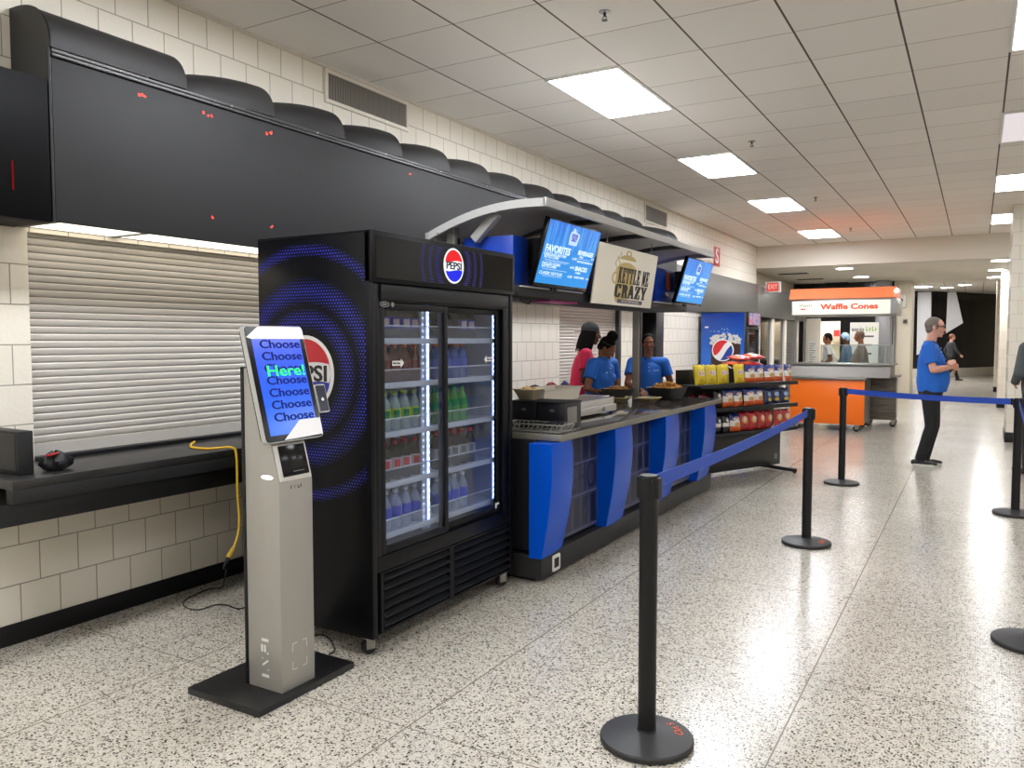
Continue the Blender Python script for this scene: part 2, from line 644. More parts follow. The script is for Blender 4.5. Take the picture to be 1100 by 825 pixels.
# right wall, back wall behind the camera, piers
struct(box(4.3, 4.6, -5, 45, 0, 3.6).build('wall_right', M_block, smooth=0))
struct(box(-4.4, 4.6, -5.3, -5, 0, 3.6).build('wall_near', M_blockx, smooth=0))
for i, (y, d_, x0) in enumerate(((13.85, .9, .40), (20.8, .9, .42), (27.1, .8, .45))):
    struct(box(x0, x0 + 1.2, y, y + d_, 0, 3.5 if i != 1 else 3.05).build('trim_%d' % (7 + i), M_blockx, smooth=0))
    struct(box(x0 - .012, x0 + 1.212, y - .012, y + d_ + .012, 0, .15).build('baseboard_right' if i == 0 else 'baseboard_right_%d' % i, M_black, bevel=.003))
# far wall: pier, glazed wall, lit alcove
PW = MATS['plain_wall']
struct(box(-1.91, -1.50, 23, 24.2, 0, 3.05).build('wall_pier', pm('pier_paint', (216, 208, 190), .55), bevel=.004))
m = MB()
m.bx(-4.75, -4.08, 23.0, 23.2, 0, 3.05)
m.bx(-4.08, -3.20, 23.0, 23.2, 2.02, 3.05)
m.bx(-3.20, -1.91, 23.0, 23.2, 0, 3.05)
struct(m.build('wall_back', pm('glazing_black', (17, 16, 16), .2), smooth=0))
# lit room behind the serving hatch
m = MB()
m.bx(-3.7, -2.9, 24.6, 24.7, 0, 2.4)
m.bx(-4.2, -4.1, 23.2, 24.7, 0, 2.4)
m.bx(-2.95, -2.85, 23.2, 24.7, 0, 2.4)
m.bx(-4.2, -2.85, 23.2, 24.7, 2.3, 2.4)
m.bx(-4.1, -3.7, 24.6, 24.7, 0, 2.4)
struct(m.build('wall_alcove', pm('alcove_white', (232, 226, 212), .6), smooth=0))
M_lamp = em('lamp_white', (255, 246, 230), 14)
M_lamp2 = em('lamp_far', (252, 250, 250), 75)
# far curved dark wall with pale slanted panels and a pale base
def arc(t):
    # t 0..1 from left to right
    x = -4.8 + 5.6 * t
    y = 36.3 + 4.6 * max(0, (x + 2.6) / 3.3) ** 1.7 if x > -2.6 else 36.3
    return x, y
m = MB()
m2 = MB()
N = 28
for i in range(N):
    a, b = arc(i / N), arc((i + 1) / N)
    for mm_, z0, z1, o in ((m, .34, 3.5, 0), (m2, 0, .34, -.06)):
        vs = [(a[0], a[1] + o, z0), (b[0], b[1] + o, z0), (b[0], b[1] + .3, z0), (a[0], a[1] + .3, z0),
              (a[0], a[1] + o, z1), (b[0], b[1] + o, z1), (b[0], b[1] + .3, z1), (a[0], a[1] + .3, z1)]
        mm_.add(vs, [(3, 2, 1, 0), (4, 5, 6, 7), (0, 1, 5, 4), (1, 2, 6, 5), (2, 3, 7, 6), (3, 0, 4, 7)])
struct(m.build('wall_far', pm('far_black', (30, 29, 30), .25), smooth=0, recalc=False))
struct(m2.build('baseboard_far', pm('far_base', (206, 200, 188), .5), smooth=0, recalc=False))
for nm, poly in (('trim_10', [(-2.12, .9), (-1.60, 1.1), (-1.66, 3.45), (-2.14, 3.45)]), ('trim_11', [(-1.12, 1.78), (-.52, 2.2), (-.80, 3.45), (-1.10, 3.45)])):
    y = 36.2 if nm == 'trim_10' else 36.9
    struct(MB().prism(poly, (0, y, 0), X3, Z3, (0, .12, 0)).build(nm, pm('slant_panel', (196, 196, 198), .35), smooth=0))
struct(box(.3, 4.6, 41.5, 41.8, 0, 3.5).build('wall_end', PW, smooth=0))

# ================================================================== ceiling lights
def troffer(x0, x1, y0, y1, z, label, mat, group='ceiling light panels'):
    t = thing('ceiling_light', label, 'light', ((x0 + x1) / 2, (y0 + y1) / 2, z), group=group)
    cx, cy = (x0 + x1) / 2, (y0 + y1) / 2
    a, b = (x1 - x0) / 2, (y1 - y0) / 2
    f = MB()
    w = .022
    f.bx(-a, a, -b, -b + w, -.014, 0).bx(-a, a, b - w, b, -.014, 0).bx(-a, -a + w, -b + w, b - w, -.014, 0).bx(a - w, a, -b + w, b - w, -.014, 0)
    f.build('frame', M_white, t, bevel=.002)
    MB().bx(-a + w, a - w, -b + w, b - w, -.007, -.001).build('diffuser', mat, t, smooth=0)
    return t
NTH = ['first', 'second', 'third', 'fourth', 'fifth', 'sixth', 'seventh']
M_tro = em('troffer', (247, 250, 257), 33)
M_troa = em('troffer_aisle', (247, 250, 257), 13)
M_tro_dim = em('troffer_dim', (240, 230, 230), .8)
for i, y in enumerate((5.45, 8.5, 11.55, 15.2)):
    troffer(-2.90, -2.29, y, y + 1.22, 3.498, ['largest ceiling light panel, above the soda cooler end of the hall', 'ceiling light panel second along the row above the counter', 'ceiling light panel third along the row above the counter', 'ceiling light panel next to the cross beam above the counter row'][i], M_tro)
for i, y in enumerate((5.3, 8.25, 11.3, 14.75)):
    troffer(.13, .74, y, y + 1.22, 3.498, ['bright ceiling panel cut by the top edge of the hall view', 'dim unlit-looking ceiling panel in the aisle row', 'bright aisle ceiling panel just beyond the dim panel', 'small bright aisle ceiling panel touching the pale pier'][i], M_tro_dim if i == 1 else M_troa, 'aisle light panels')
for i, y in enumerate((-3.7, -.65, 2.4)):
    troffer(-2.90, -2.29, y, y + 1.22, 3.498, ['ceiling light panel at the near end wall of the hall', 'ceiling light panel between the end wall and the kiosk', 'ceiling light panel overhead before the kiosk'][i], M_tro)
for i, y in enumerate((-3.7, -.65, 2.3, 5.3, 8.25, 11.3)):  # extra row out of view, added to brighten the hall
    troffer(3.17, 3.78, y, y + 1.22, 3.498, 'added unseen light panel along the far side wall, ' + NTH[i] + ' from the near end wall', M_troa, 'added side wall light panels')
for i, y in enumerate((-3.7, -.65, 2.3)):
    troffer(.13, .74, y, y + 1.22, 3.498, ['aisle light panel at the near end wall', 'aisle light panel above the camera spot', 'aisle light panel overhead by the nearest barrier posts'][i], M_troa, 'aisle light panels')
def downlight(x, y, z, r, label, mat):
    t = thing('recessed_downlight', label, 'light', (x, y, z), group='recessed downlights')
    m = MB()
    n = 24
    m.lathe([(r + .025, -.012), (r + .03, -.004), (r + .03, 0)], n=n)
    m.build('trim_ring', M_white, t)
    MB().lathe([(r, -.016), (r, -.012)], n=n).build('lens', mat, t)
M_down = em('downlight', (252, 250, 250), 150)
for i, (x, y) in enumerate(((-2.5, 18.35), (-2.48, 21.0), (-2.49, 23.5), (.35, 18.0), (.33, 20.4), (.33, 22.7), (.27, 27.4), (.27, 30.6))):
    downlight(x, y, 3.049 if i < 6 else 3.499, .16, 'round recessed downlight, ' + ['first behind the beam above the waffle stand', 'second behind the beam above the waffle stand', 'third behind the beam above the waffle stand', 'first behind the beam beside the pale pier', 'second behind the beam beside the pale pier', 'third behind the beam beside the pale pier', 'fourth in the line beside the pale pier', 'last in the line beside the pale pier'][i], M_down)
for i, (x, y) in enumerate(((-2.62, 29.3), (-2.45, 31.8), (-1.85, 33.4), (-1.05, 34.4), (-.45, 33.0))):
    downlight(x, y, 3.499, .34 if i < 3 else .2, 'wide round ceiling lamp, ' + ['first beyond the lower ceiling', 'second beyond the lower ceiling', 'third beyond the lower ceiling', 'fourth before the dark curved wall', 'fifth before the dark curved wall'][i], M_lamp2)
t = thing('room_lamp', 'flat lamp on the ceiling of the lit serving room', 'light', (-3.5, 23.9, 2.28))
MB().bx(-3.9, -3.1, 23.5, 24.3, 2.28, 2.295).build('diffuser', M_lamp, t, world=True)
MB().bx(-3.92, -3.08, 23.48, 24.32, 2.286, 2.299).build('housing', M_white, t, world=True)
# sprinklers
for i, y in enumerate((4.53, 8.17, 11.79, 15.34)):
    t = thing('fire_sprinkler', 'pendent fire sprinkler in the ceiling, ' + ['nearest the top edge between two tile seams', 'second along the tile strip', 'third along the tile strip', 'last one before the beam'][i], 'sprinkler', (-2.0, y, 3.5), group='fire sprinklers')
    MB().lathe([(.032, -.006), (.035, -.003), (.035, -.0005)], n=20).build('escutcheon', M_steel, t)
    m = MB()
    m.cyl((0, 0, -.030), (0, 0, -.004), .008, 10)
    m.tube([(-.008, 0, -.028), (-.013, 0, -.038), (-.003, 0, -.05)], .003, 6)
    m.tube([(.008, 0, -.028), (.013, 0, -.038), (.003, 0, -.05)], .003, 6)
    m.build('body', M_dgrey, t)
    MB().lathe([(.018, -.054), (.019, -.052), (.006, -.048)], n=14).build('deflector', M_dgrey, t)
# wall vents
def vent(y0, y1, z0, z1, label, n):
    t = thing('wall_vent', label, 'vent', (WX, (y0 + y1) / 2, z0), group='wall air vents')
    x = WX
    m = MB()
    w = .028
    m.bx(x, x + .018, y0, y1, z0, z0 + w).bx(x, x + .018, y0, y1, z1 - w, z1).bx(x, x + .018, y0, y0 + w, z0 + w, z1 - w).bx(x, x + .018, y1 - w, y1, z0 + w, z1 - w)
    m.build('frame', pm('vent_frame', (222, 216, 204), .5), t, world=True, bevel=.002)
    m = MB()
    m.bx(x, x + .003, y0 + w, y1 - w, z0 + w, z1 - w)
    m.build('backing', pm('vent_dark', (60, 56, 54), .7), t, world=True, smooth=0)
    m = MB()
    for i in range(n):
        y = y0 + w + (i + .5) * (y1 - y0 - 2 * w) / n
        m.obx((x + .01, y, (z0 + z1) / 2), (.006, .004, 0), (-.001, .0015, 0), (0, 0, (z1 - z0) / 2 - w))
    m.build('slats', pm('vent_slat', (140, 134, 128), .5), t, world=True, smooth=0)
vent(4.36, 5.33, 3.235, 3.476, 'slatted air vent in the block wall above the charcoal canopy', 34)
vent(10.75, 11.69, 3.19, 3.455, 'slatted air vent in the block wall past the canopy end', 34)
for i, (x0, x1, y) in enumerate(((-4.05, -3.4, 19.05), (-4.0, -3.37, 21.0), (-3.6, -3.0, 22.6))):
    t = thing('ceiling_slot_vent', 'dark slot vent in the lower ceiling, ' + ['first behind the beam', 'second behind the beam', 'third, just over the waffle stand roof'][i], 'vent', (x0, y, 3.05), group='ceiling slot vents')
    MB().bx(x0, x1, y, y + .42, 3.044, 3.052).build('slot', M_blackm, t, world=True, smooth=0)
    MB().bx(x0 - .02, x1 + .02, y - .02, y, 3.042, 3.052).bx(x0 - .02, x1 + .02, y + .42, y + .44, 3.042, 3.052).bx(x0 - .02, x0, y - .01, y + .43, 3.043, 3.052).bx(x1, x1 + .02, y - .01, y + .43, 3.043, 3.052).build('frame', MATS['soffit_paint'], t, world=True, smooth=0)
# EXIT sign
t = thing('exit_sign', 'red lit EXIT sign on the wall beyond the beam', 'sign', (-3.9, 18.0, 2.57))
MB().bx(-4.06, -3.73, 17.96, 18.02, 2.555, 2.79).build('housing', M_white, t, world=True, bevel=.006)
MB().bx(-4.02, -3.77, 17.955, 17.96, 2.58, 2.765).build('face', em('exit_red', (235, 84, 72), .75), t, world=True, smooth=0)
m = MB()
fit_text(m, 'EXIT', (-3.895, 17.9535, 2.672), X3, Z3, .2, .1, .02)
m.build('lettering', em('exit_letters', (255, 190, 180), .9), t, world=True, smooth=0)
MB().bx(-4.42, -4.05, 17.97, 18.01, 2.64, 2.70).build('bracket', M_white, t, world=True)
# red wall sign
t = thing('wall_sign', 'small red sign with a white letter high on the block wall', 'sign', (WX, 14.38, 2.86))
MB().bx(WX, WX + .012, 14.2, 14.56, 2.85, 3.19).build('plate', M_red, t, world=True, bevel=.002)
m = MB()
fit_text(m, 'S', (WX + .0135, 14.38, 3.02), Y3, Z3, .2, .26, .03)
m.build('lettering', M_wp, t, world=True, smooth=0)
# alarm boxes on the far pier
t = thing('fire_alarm', 'pale alarm box with a strobe on the far pier', 'alarm', (-1.75, 23, 2.45))
MB().bx(-1.86, -1.62, 22.92, 23, 2.36, 2.68).build('housing', M_white, t, world=True, bevel=.01)
MB().ell((-1.74, 22.92, 2.54), (.05, .03, .05)).build('strobe', M_grey, t, world=True)
t = thing('wall_switch', 'small dark switch box below the alarm on the far pier', 'switch', (-1.64, 23, 1.98))
MB().bx(-1.68, -1.58, 22.95, 23, 1.94, 2.05).build('housing', M_grey, t, world=True, bevel=.006)
MB().bx(-1.65, -1.61, 22.94, 22.95, 1.97, 2.02).build('button', M_black, t, world=True)

# ================================================================== charcoal canopy / fascia
FX = -3.80
FY0, FY1 = 2.20, 11.25
t = thing('wall_canopy', 'long charcoal fascia with a scalloped top above the shutters', 'canopy', (WX, FY0, 2.08))
m = MB()
m.bx(FX - .02, FX, FY0 + .004, FY1, 2.08, 2.85)
m.build('fascia_panel', M_fascia, t, world=True, bevel=.004)
m = MB()
m.bx(FX - .03, FX + .012, FY0 + .004, FY1, 2.853, 2.868)
m.bx(FX - .03, FX + .006, FY0 + .004, FY1, 2.874, 2.890)
m.build('trim_rail', M_dgrey, t, world=True, bevel=.002)
m = MB()
for i in range(13):
    y = FY0 + .35 + i * .7
    m.ell((FX + .007, y, 2.882), (.003, .006, .006), 8, 6)
m.build('rivets', M_alu, t, world=True)
def scallop(s, a):
    # a 0..1 from the front edge up to the wall
    th = a * PI / 2
    zb = 2.893
    return (WX + .005 + (FX - WX + .01) * (math.cos(th) ** .8) * (.55 + .45 * s), zb + .235 * (math.sin(th) ** .85) * (.50 + .50 * s))
bounds = [2.2] + [2.94 + .632 * i for i in range(13)]
bounds[-1] = FY1
m = MB()
NA = 12
for k in range(len(bounds) - 1):
    y0, y1 = bounds[k], bounds[k + 1]
    NB = 6
    prev = None
    rings = []
    for j in range(NB + 1):
        u = j / NB
        s = 1.0 if k == 0 else math.sin(PI / 2 * u) ** .8
        rings.append([(scallop(s, a / NA)[0], y0 + (y1 - y0) * u, scallop(s, a / NA)[1]) for a in range(NA + 1)])
    o = len(m.v)
    vs = [p for r in rings for p in r]
    fs = [(j * (NA + 1) + i, (j + 1) * (NA + 1) + i, (j + 1) * (NA + 1) + i + 1, j * (NA + 1) + i + 1) for j in range(NB) for i in range(NA)]
    m.add(vs, fs)
    # end arc of the lobe
    r = rings[-1]
    m.add([(WX + .005, y1, 2.893)] + r, [(0, i + 1, i + 2) for i in range(NA)])
m.build('scalloped_top', M_scallop, t, world=True, smooth=50, recalc=False)
# end cap
poly = [(WX + .004, 2.08), (FX, 2.08), (FX, 2.893)] + [scallop(1.0, a / 16) for a in range(17)]
MB().prism(poly, (0, FY0 - .012, 0), X3, Z3, (0, .014, 0)).build('end_panel', pm('end_cap', (22, 22, 23), .45), t, world=True, smooth=0)
m = MB()
m.tube([(x, FY0 - .006, z) for x, z in [(FX, 2.08), (FX, 2.893)] + [scallop(1.0, a / 16) for a in range(17)]], .006, 6)
m.build('edge_bead', M_black, t, world=True)
# red adhesive marks left on the fascia
m = MB()
def smear(y, z, w, h, n):
    for i in range(n):
        yy = y + random.uniform(-w, w)
        zz = z + random.uniform(-h, h)
        k = 6
        ph = random.random() * 6
        pts = [(yy + random.uniform(.005, .010) * math.cos(ph + 6.28 * q / k), zz + random.uniform(.004, .009) * math.sin(ph + 6.28 * q / k)) for q in range(k)]
        m.prism(pts, (FX + .0002, 0, 0), Y3, Z3, (.0012 + .0003 * i, 0, 0))
smear(2.67, 2.795, .026, .006, 9)
smear(3.05, 2.80, .008, .01, 3)
smear(3.10, 2.79, .012, .006, 3)
smear(3.52, 2.79, .006, .012, 3)
smear(3.55, 2.79, .008, .010, 3)
smear(3.11, 2.22, .010, .006, 3)
smear(3.55, 2.22, .009, .005, 3)
smear(4.95, 2.79, .012, .005, 3)
m.build('adhesive_marks', pm('red_residue', (238, 70, 52), .6), t, world=True, smooth=0)
# underside and lit panels
m = MB()
m.bx(WX, FX - .02, SH1[1] + .02, FY1, 2.08, 2.10)
m.bx(WX, FX - .02, FY0, FY0 + .03, 2.08, 2.10)
m.build('underside', M_dgrey, t, world=True, smooth=0)
M_ul = em('canopy_panel', (255, 244, 224), 2.2)
for i, (a, b) in enumerate(((2.235, 2.69), (2.72, 4.5), (4.53, 6.35))):
    q = thing('under_canopy_light', ['short lit panel under the canopy end, above the block pier', 'long lit panel under the canopy, above the wide shutter', 'lit panel under the canopy, behind the soda cooler'][i], 'light', (WX, a, 2.085), group='lit panels under the canopy')
    MB().bx(WX + .004, FX - .024, a + .004, b - .004, 2.086, 2.094).build('diffuser', M_ul, q, world=True, smooth=0)
    MB().bx(WX + .002, FX - .022, a - .012, a + .004, 2.083, 2.098).bx(WX + .002, FX - .022, b - .004, b + .008, 2.083, 2.098).bx(WX + .001, WX + .004, a - .012, b + .008, 2.083, 2.098).bx(FX - .024, FX - .021, a - .012, b + .008, 2.083, 2.098).build('frame', M_grey, q, world=True, smooth=0)
# dark glossy box next to the canopy end
t = thing('sign_box', 'glossy black box with a thin red line against the canopy end', 'display', (WX, 1.6, 2.07))
MB().bx(WX + .001, -3.795, .9, 2.180, 2.075, 2.74).build('cabinet', pm('box_black', (6, 6, 7), .5, spec=.08), t, world=True, bevel=.004)
MB().bx(-3.795, -3.793, 2.005, 2.012, 2.2, 2.33).build('red_line', em('red_glow', (190, 40, 36), .35), t, world=True, smooth=0)
# ================================================================== serving shelf below the wide shutter
t = thing('serving_shelf', 'long black serving shelf below the wide grey shutter', 'shelf', (WX, 1.85, .70))
m = MB()
m.bx(WX + .002, -3.60, 1.86, 6.5, .865, .905)
m.build('shelf_top', pm('shelf_top_black', (36, 35, 35), .3), t, world=True, bevel=.004)
m = MB()
m.bx(-3.66, -3.602, 1.862, 6.5, .80, .865)
m.build('front_rail', M_blackm, t, world=True, bevel=.003)
m = MB()
m.bx(WX + .002, -3.635, 1.82, 6.5, .70, .80)
m.build('apron', pm('apron_black', (13, 13, 14), .45), t, world=True, bevel=.003)
m = MB()
m.bx(WX - .04, WX + .03, SH1[0], SH1[1], .905, .925)
m.build('sill_strip', M_black, t, world=True, bevel=.002)
# things on the shelf
t = thing('monitor_box', 'plain black box standing on the serving shelf end', 'box', (-3.85, 1.98, .905))
MB().bx(-4.02, -3.72, 1.95, 2.02, .906, 1.105).build('case', M_blackm, t, world=True, bevel=.004)
MB().bx(-4.0, -3.74, 1.948, 1.951, .925, 1.09).build('front_panel', M_black, t, world=True)
t = thing('shop_pouch', 'crumpled black pouch with red tag beside the box on the shelf', 'pouch', (-3.74, 2.12, .905))
m = MB()
def pouch(u, v):
    a = 2 * PI * u
    r = .055 * (1 + .18 * math.sin(5 * a + 3 * v) + .12 * math.sin(9 * a + 8 * v)) * math.sin(PI * (.12 + .86 * v)) ** .6
    return (-3.74 + r * math.cos(a) * .9, 2.13 + r * math.sin(a) * 1.2, .907 + .085 * v * (1 + .12 * math.sin(3 * a)))
m.grid(pouch, 28, 10)
m.build('bag', M_blackm, t, world=True, merge=True)
MB().obx((-3.72, 2.10, .985), (.02, .006, .004), (-.006, .02, .003), (0, 0, .003)).build('red_tag', M_red, t, world=True, bevel=.001)
# ------------------------------------------------------------------ sight-line helpers (survey points read off the photograph)
_cp, _sp = math.cos(PIT), math.sin(PIT)
_F = Vector((-math.sin(YAW) * _cp, math.cos(YAW) * _cp, -_sp))
_R = Vector((math.cos(YAW), math.sin(YAW), 0))
_U = _R.cross(_F)
def _hit(x, y, ax, val):
    d = _F * FPX + _R * (x - CX) - _U * (y - CY)
    o = Vector((0, 0, H))
    return o + d * ((val - o[ax]) / d[ax])
def onx(x, y, X):
    return _hit(x, y, 0, X)
def ony(x, y, Y):
    return _hit(x, y, 1, Y)
def onz(x, y, Z=0.0):
    return _hit(x, y, 2, Z)

# ================================================================== round cola emblem (flat geometry)
def disc_poly(r, n=48):
    return [(r * math.cos(2 * PI * i / n), r * math.sin(2 * PI * i / n)) for i in range(n)]
def band_poly(r, lo, hi, n=24):
    """area of the disc between two wave functions of x/r"""
    xs = [-r + 2 * r * i / n for i in range(n + 1)]
    up, dn = [], []
    for x in xs:
        c = math.sqrt(max(r * r - x * x, 0))
        a, b = max(-c, min(c, lo(x / r) * r)), max(-c, min(c, hi(x / r) * r))
        dn.append((x, a))
        up.append((x, max(a, b)))
    return dn, up
def add_band(mb, r, lo, hi, o, u, v, d):
    dn, up = band_poly(r, lo, hi)
    o, u, v = Vector(o), Vector(u), Vector(v)
    w = u.cross(v) * d
    n = len(dn)
    vs = [o + u * a + v * b + w for a, b in dn] + [o + u * a + v * b + w for a, b in up]
    mb.add(vs, [(i, i + 1, n + i + 1, n + i) for i in range(n - 1)])
def emblem(parent, o, u, v, r, mats, word='PEPSI', new=True, world=True, name='round_emblem'):
    o, u, v = Vector(o), Vector(u), Vector(v)
    w = u.cross(v)
    white, red, blue, black = mats
    m = MB()
    m.prism(disc_poly(r), o, u, v, w * .0012)
    e = m.build(name, white, parent, world=world, smooth=0)
    if new:
        tlo = lambda x: .26 + .07 * math.sin(2.6 * x + .5)
        blo = lambda x: -.30 + .07 * math.sin(2.6 * x + .2)
    else:
        tlo = lambda x: .05 + .30 * math.sin(1.9 * x) + .16
        blo = lambda x: -.05 + .42 * math.sin(1.5 * x) - .34
    m = MB()
    add_band(m, r * .9, tlo, lambda x: 2, o, u, v, .0022)
    m.build('red_field', red, e, world=world, smooth=0, recalc=False)
    m = MB()
    add_band(m, r * .9, lambda x: -2, blo, o, u, v, .0022)
    m.build('blue_field', blue, e, world=world, smooth=0, recalc=False)
    if word and new:
        m = MB()
        fit_text(m, word, o + w * .003 - v * r * .02, u, v, r * 1.52, r * .40, .035)
        m.build('lettering', black, e, world=world, smooth=0)
    return e
def dot_rings(parent, o, u, v, rings, x0, x1, y0, y1, mat, pitch=.0125, hole=0.0, name='ring_pattern', inten=1.0):
    """bands of small hexagonal dots, fading to their edges"""
    o, u, v = Vector(o), Vector(u), Vector(v)
    w = u.cross(v)
    ny = int((y1 - y0) / (pitch * .866))
    for rr, hw in rings:
        m = MB()
        for j in range(ny + 1):
            b = y0 + j * pitch * .866
            a = x0 + (j % 2) * pitch / 2
            while a < x1:
                d = math.hypot(a, b)
                q = 1 - abs(d - rr) / hw
                if q > 0 and d > hole:
                    s = pitch * .36 * (q ** .45) * inten
                    if s > .0012:
                        m.add([o + u * (a + s * math.cos(PI / 3 * k)) + v * (b + s * math.sin(PI / 3 * k)) + w * .0006 for k in range(6)], [tuple(range(6))])
                a += pitch
        m.build(name, mat, parent, world=True, smooth=0, recalc=False)

# ================================================================== soda cooler
CX0, CX1, CY0, CY1, CZ0, CZ1 = -3.19, -2.455, 2.88, 4.20, .085, 2.03
cooler = thing('soda_cooler', 'tall black two-door soda cooler on casters with lit shelves', 'cooler', ((CX0 + CX1) / 2, (CY0 + CY1) / 2, 0))
M_cool = pm('cooler_black', (9, 10, 14), .33, spec=.22)
M_coolm = pm('cooler_black_matte', (11, 12, 15), .45, spec=.25)
M_cin = pm('cooler_inside', (196, 200, 214), .5)
m = MB()
m.bx(CX0, CX1 + .004, CY0, CY0 + .035, CZ0, CZ1 - .006)
sd = m.build('side_panel', M_cool, cooler, world=True, bevel=.003)
m = MB()
m.bx(CX0, CX1 + .004, CY1 - .035, CY1, CZ0, CZ1 - .006)
m.build('side_panel', M_cool, cooler, world=True, bevel=.003)
box(CX0, CX0 + .03, CY0 + .035, CY1 - .035, CZ0, CZ1 - .006).build('back_panel', M_cool, cooler, world=True)
box(CX0, CX1 - .02, CY0, CY1, CZ1 - .006, CZ1 + .002).build('top_panel', M_cool, cooler, world=True, bevel=.002)
m = MB()
m.bx(CX0 + .031, CX0 + .04, CY0 + .036, CY1 - .036, .45, 1.78)
m.bx(CX0 + .04, CX1 - .05, CY0 + .036, CY0 + .05, .45, 1.78)
m.bx(CX0 + .04, CX1 - .05, CY1 - .05, CY1 - .036, .45, 1.78)
m.bx(CX0 + .04, CX1 - .05, CY0 + .05, CY1 - .05, 1.76, 1.78)
m.bx(CX0 + .04, CX1 - .05, CY0 + .05, CY1 - .05, .45, .47)
m.build('liner', M_cin, cooler, world=True, smooth=0)
box(CX0 + .03, CX1 - .03, CY0 + .035, CY1 - .035, CZ0, .45).build('base_cabinet', M_coolm, cooler, world=True)
# front frame
m = MB()
m.bx(CX1 - .05, CX1, CY0 + .035, CY0 + .075, .40, 1.79)
m.bx(CX1 - .05, CX1, CY1 - .105, CY1 - .035, .40, 1.79)
m.bx(CX1 - .05, CX1, CY0 + .075, CY1 - .105, 1.70, 1.79)
m.bx(CX1 - .05, CX1 + .004, CY0 + .036, CY1 - .036, .40, .475)
m.build('front_frame', M_cool, cooler, world=True, bevel=.003)
box(CX1, CX1 + .010, CY0 + .075, CY1 - .06, 1.712, 1.782).build('upper_band', pm('cooler_band', (28, 29, 33), .4, spec=.3), cooler, world=True, bevel=.003)
# header
hd = box(CX1 - .03, CX1 + .018, CY0, CY1, 1.79, CZ1 + .004).build('header', M_cool, cooler, world=True, bevel=.004)
box(CX1 + .018, CX1 + .020, CY0 + .028, CY1 - .028, 1.812, 2.008).build('header_face', pm('header_face', (14, 14, 17), .14, spec=.25), hd, world=True)
M_ring = pm('ring_blue', (40, 46, 170), .4)
M_ringh = pm('ring_blue_lit', (48, 44, 160), .4, emit=(52, 46, 180), es=.16)
dot_rings(hd, (CX1 + .0202, 3.545, 1.915), Y3, Z3, [(.15, .03), (.215, .02), (.28, .018)], -.31, -.04, -.095, .092, M_ringh, .011, .11, inten=.9)
dot_rings(hd, (CX1 + .0202, 3.545, 1.915), Y3, Z3, [(.15, .03), (.215, .02), (.28, .018)], .04, .31, -.095, .092, M_ringh, .011, .11, inten=.9)
emblem(hd, (CX1 + .021, 3.545, 1.915), Y3, Z3, .094, (em('emb_white', (240, 243, 250), 1.1), em('emb_red', (222, 44, 48), 1.1), em('emb_blue', (44, 50, 214), 1.1), M_bp))
# side graphics
dot_rings(sd, (-2.865, CY0 - .0006, 1.355), X3, Z3, [(.27, .055), (.405, .065)], -.31, .385, -.72, .65, M_ring, .0175, .19, inten=.95)
for y0, y1 in ((-.72, -.2), (.2, .65)):
    dot_rings(sd, (-2.865, CY0 - .0006, 1.355), X3, Z3, [(.605, .035)], -.31, .385, y0, y1, M_ring, .0175, .19, inten=.95)
emblem(sd, (-2.865, CY0 - .001, 1.355), X3, Z3, .187, (pm('print_white', (214, 212, 210), .35), pm('print_red', (178, 24, 38), .35), pm('print_blue', (30, 40, 140), .35), M_bp))
# badges under the header
m = MB()
m.prism([(.034 * math.cos(a * PI / 12), .012 * math.sin(a * PI / 12)) for a in range(24)], (CX1 + .002, 2.985, 1.69), Y3, Z3, (.003, 0, 0))
b = m.build('oval_badge', pm('badge_dark', (34, 34, 38), .3), cooler, world=True, smooth=0)
m = MB()
m.tube([(CX1 + .005, 2.985 + .034 * math.cos(a * PI / 12), 1.69 + .012 * math.sin(a * PI / 12)) for a in range(25)], .0018, 5)
m.bx(CX1 + .004, CX1 + .0055, 2.968, 3.0, 1.687, 1.693)
m.build('badge_rim', M_alu, b, world=True)
MB().cyl((CX1, 3.045, 1.69), (CX1 + .006, 3.045, 1.69), .012, 16).build('lock', M_steel, cooler, world=True)
# doors: the near one slides in front of the far one
M_glass = glass('door_glass', (236, 240, 246))
def door(y0, y1, x, hy):
    z0, z1 = .478, 1.698
    w = .034
    m = MB()
    m.bx(x - .022, x, y0, y0 + w, z0, z1).bx(x - .022, x, y1 - w, y1, z0, z1).bx(x - .022, x, y0 + w, y1 - w, z0, z0 + w).bx(x - .022, x, y0 + w, y1 - w, z1 - w, z1)
    d = m.build('door', M_coolm, cooler, world=True, bevel=.003)
    box(x - .013, x - .009, y0 + w, y1 - w, z0 + w, z1 - w).build('glass_pane', M_glass, d, world=True, smooth=0)
    return d
d1 = door(2.957, 3.52, CX1 - .001, 0)
d2 = door(3.49, 4.094, CX1 - .026, 0)
def arrow_label(d, x, y, z, s, txt):
    pts = [(-.045, -.012), (.022, -.012), (.022, -.024), (.048, 0), (.022, .024), (.022, .012), (-.045, .012)]
    m = MB()
    m.prism([(a * s, b) for a, b in pts], (x, y, z), Y3, Z3, (.001, 0, 0))
    m.build('arrow_sticker', M_wp, d, world=True, smooth=0)
    m = MB()
    fit_text(m, txt, (x + .0018, y - .012 * s, z), Y3, Z3, .054, .009, .02)
    m.build('sticker_lettering', M_bp, d, world=True, smooth=0)
arrow_label(d1, CX1 - .0085, 3.10, 1.405, 1, 'Slide to Open')
arrow_label(d2, CX1 - .0335, 3.98, 1.405, -1, 'Slide to Open')
box(CX1 - .026, CX1 - .020, 4.03, 4.085, .50, .545).build('door_label', M_black, d2, world=True)
m = MB()
m.bx(CX1 - .020, CX1 - .0195, 4.036, 4.05, .507, .538).bx(CX1 - .020, CX1 - .0195, 4.054, 4.078, .528, .538)
m.build('door_label_print', M_wp, d2, world=True, smooth=0)
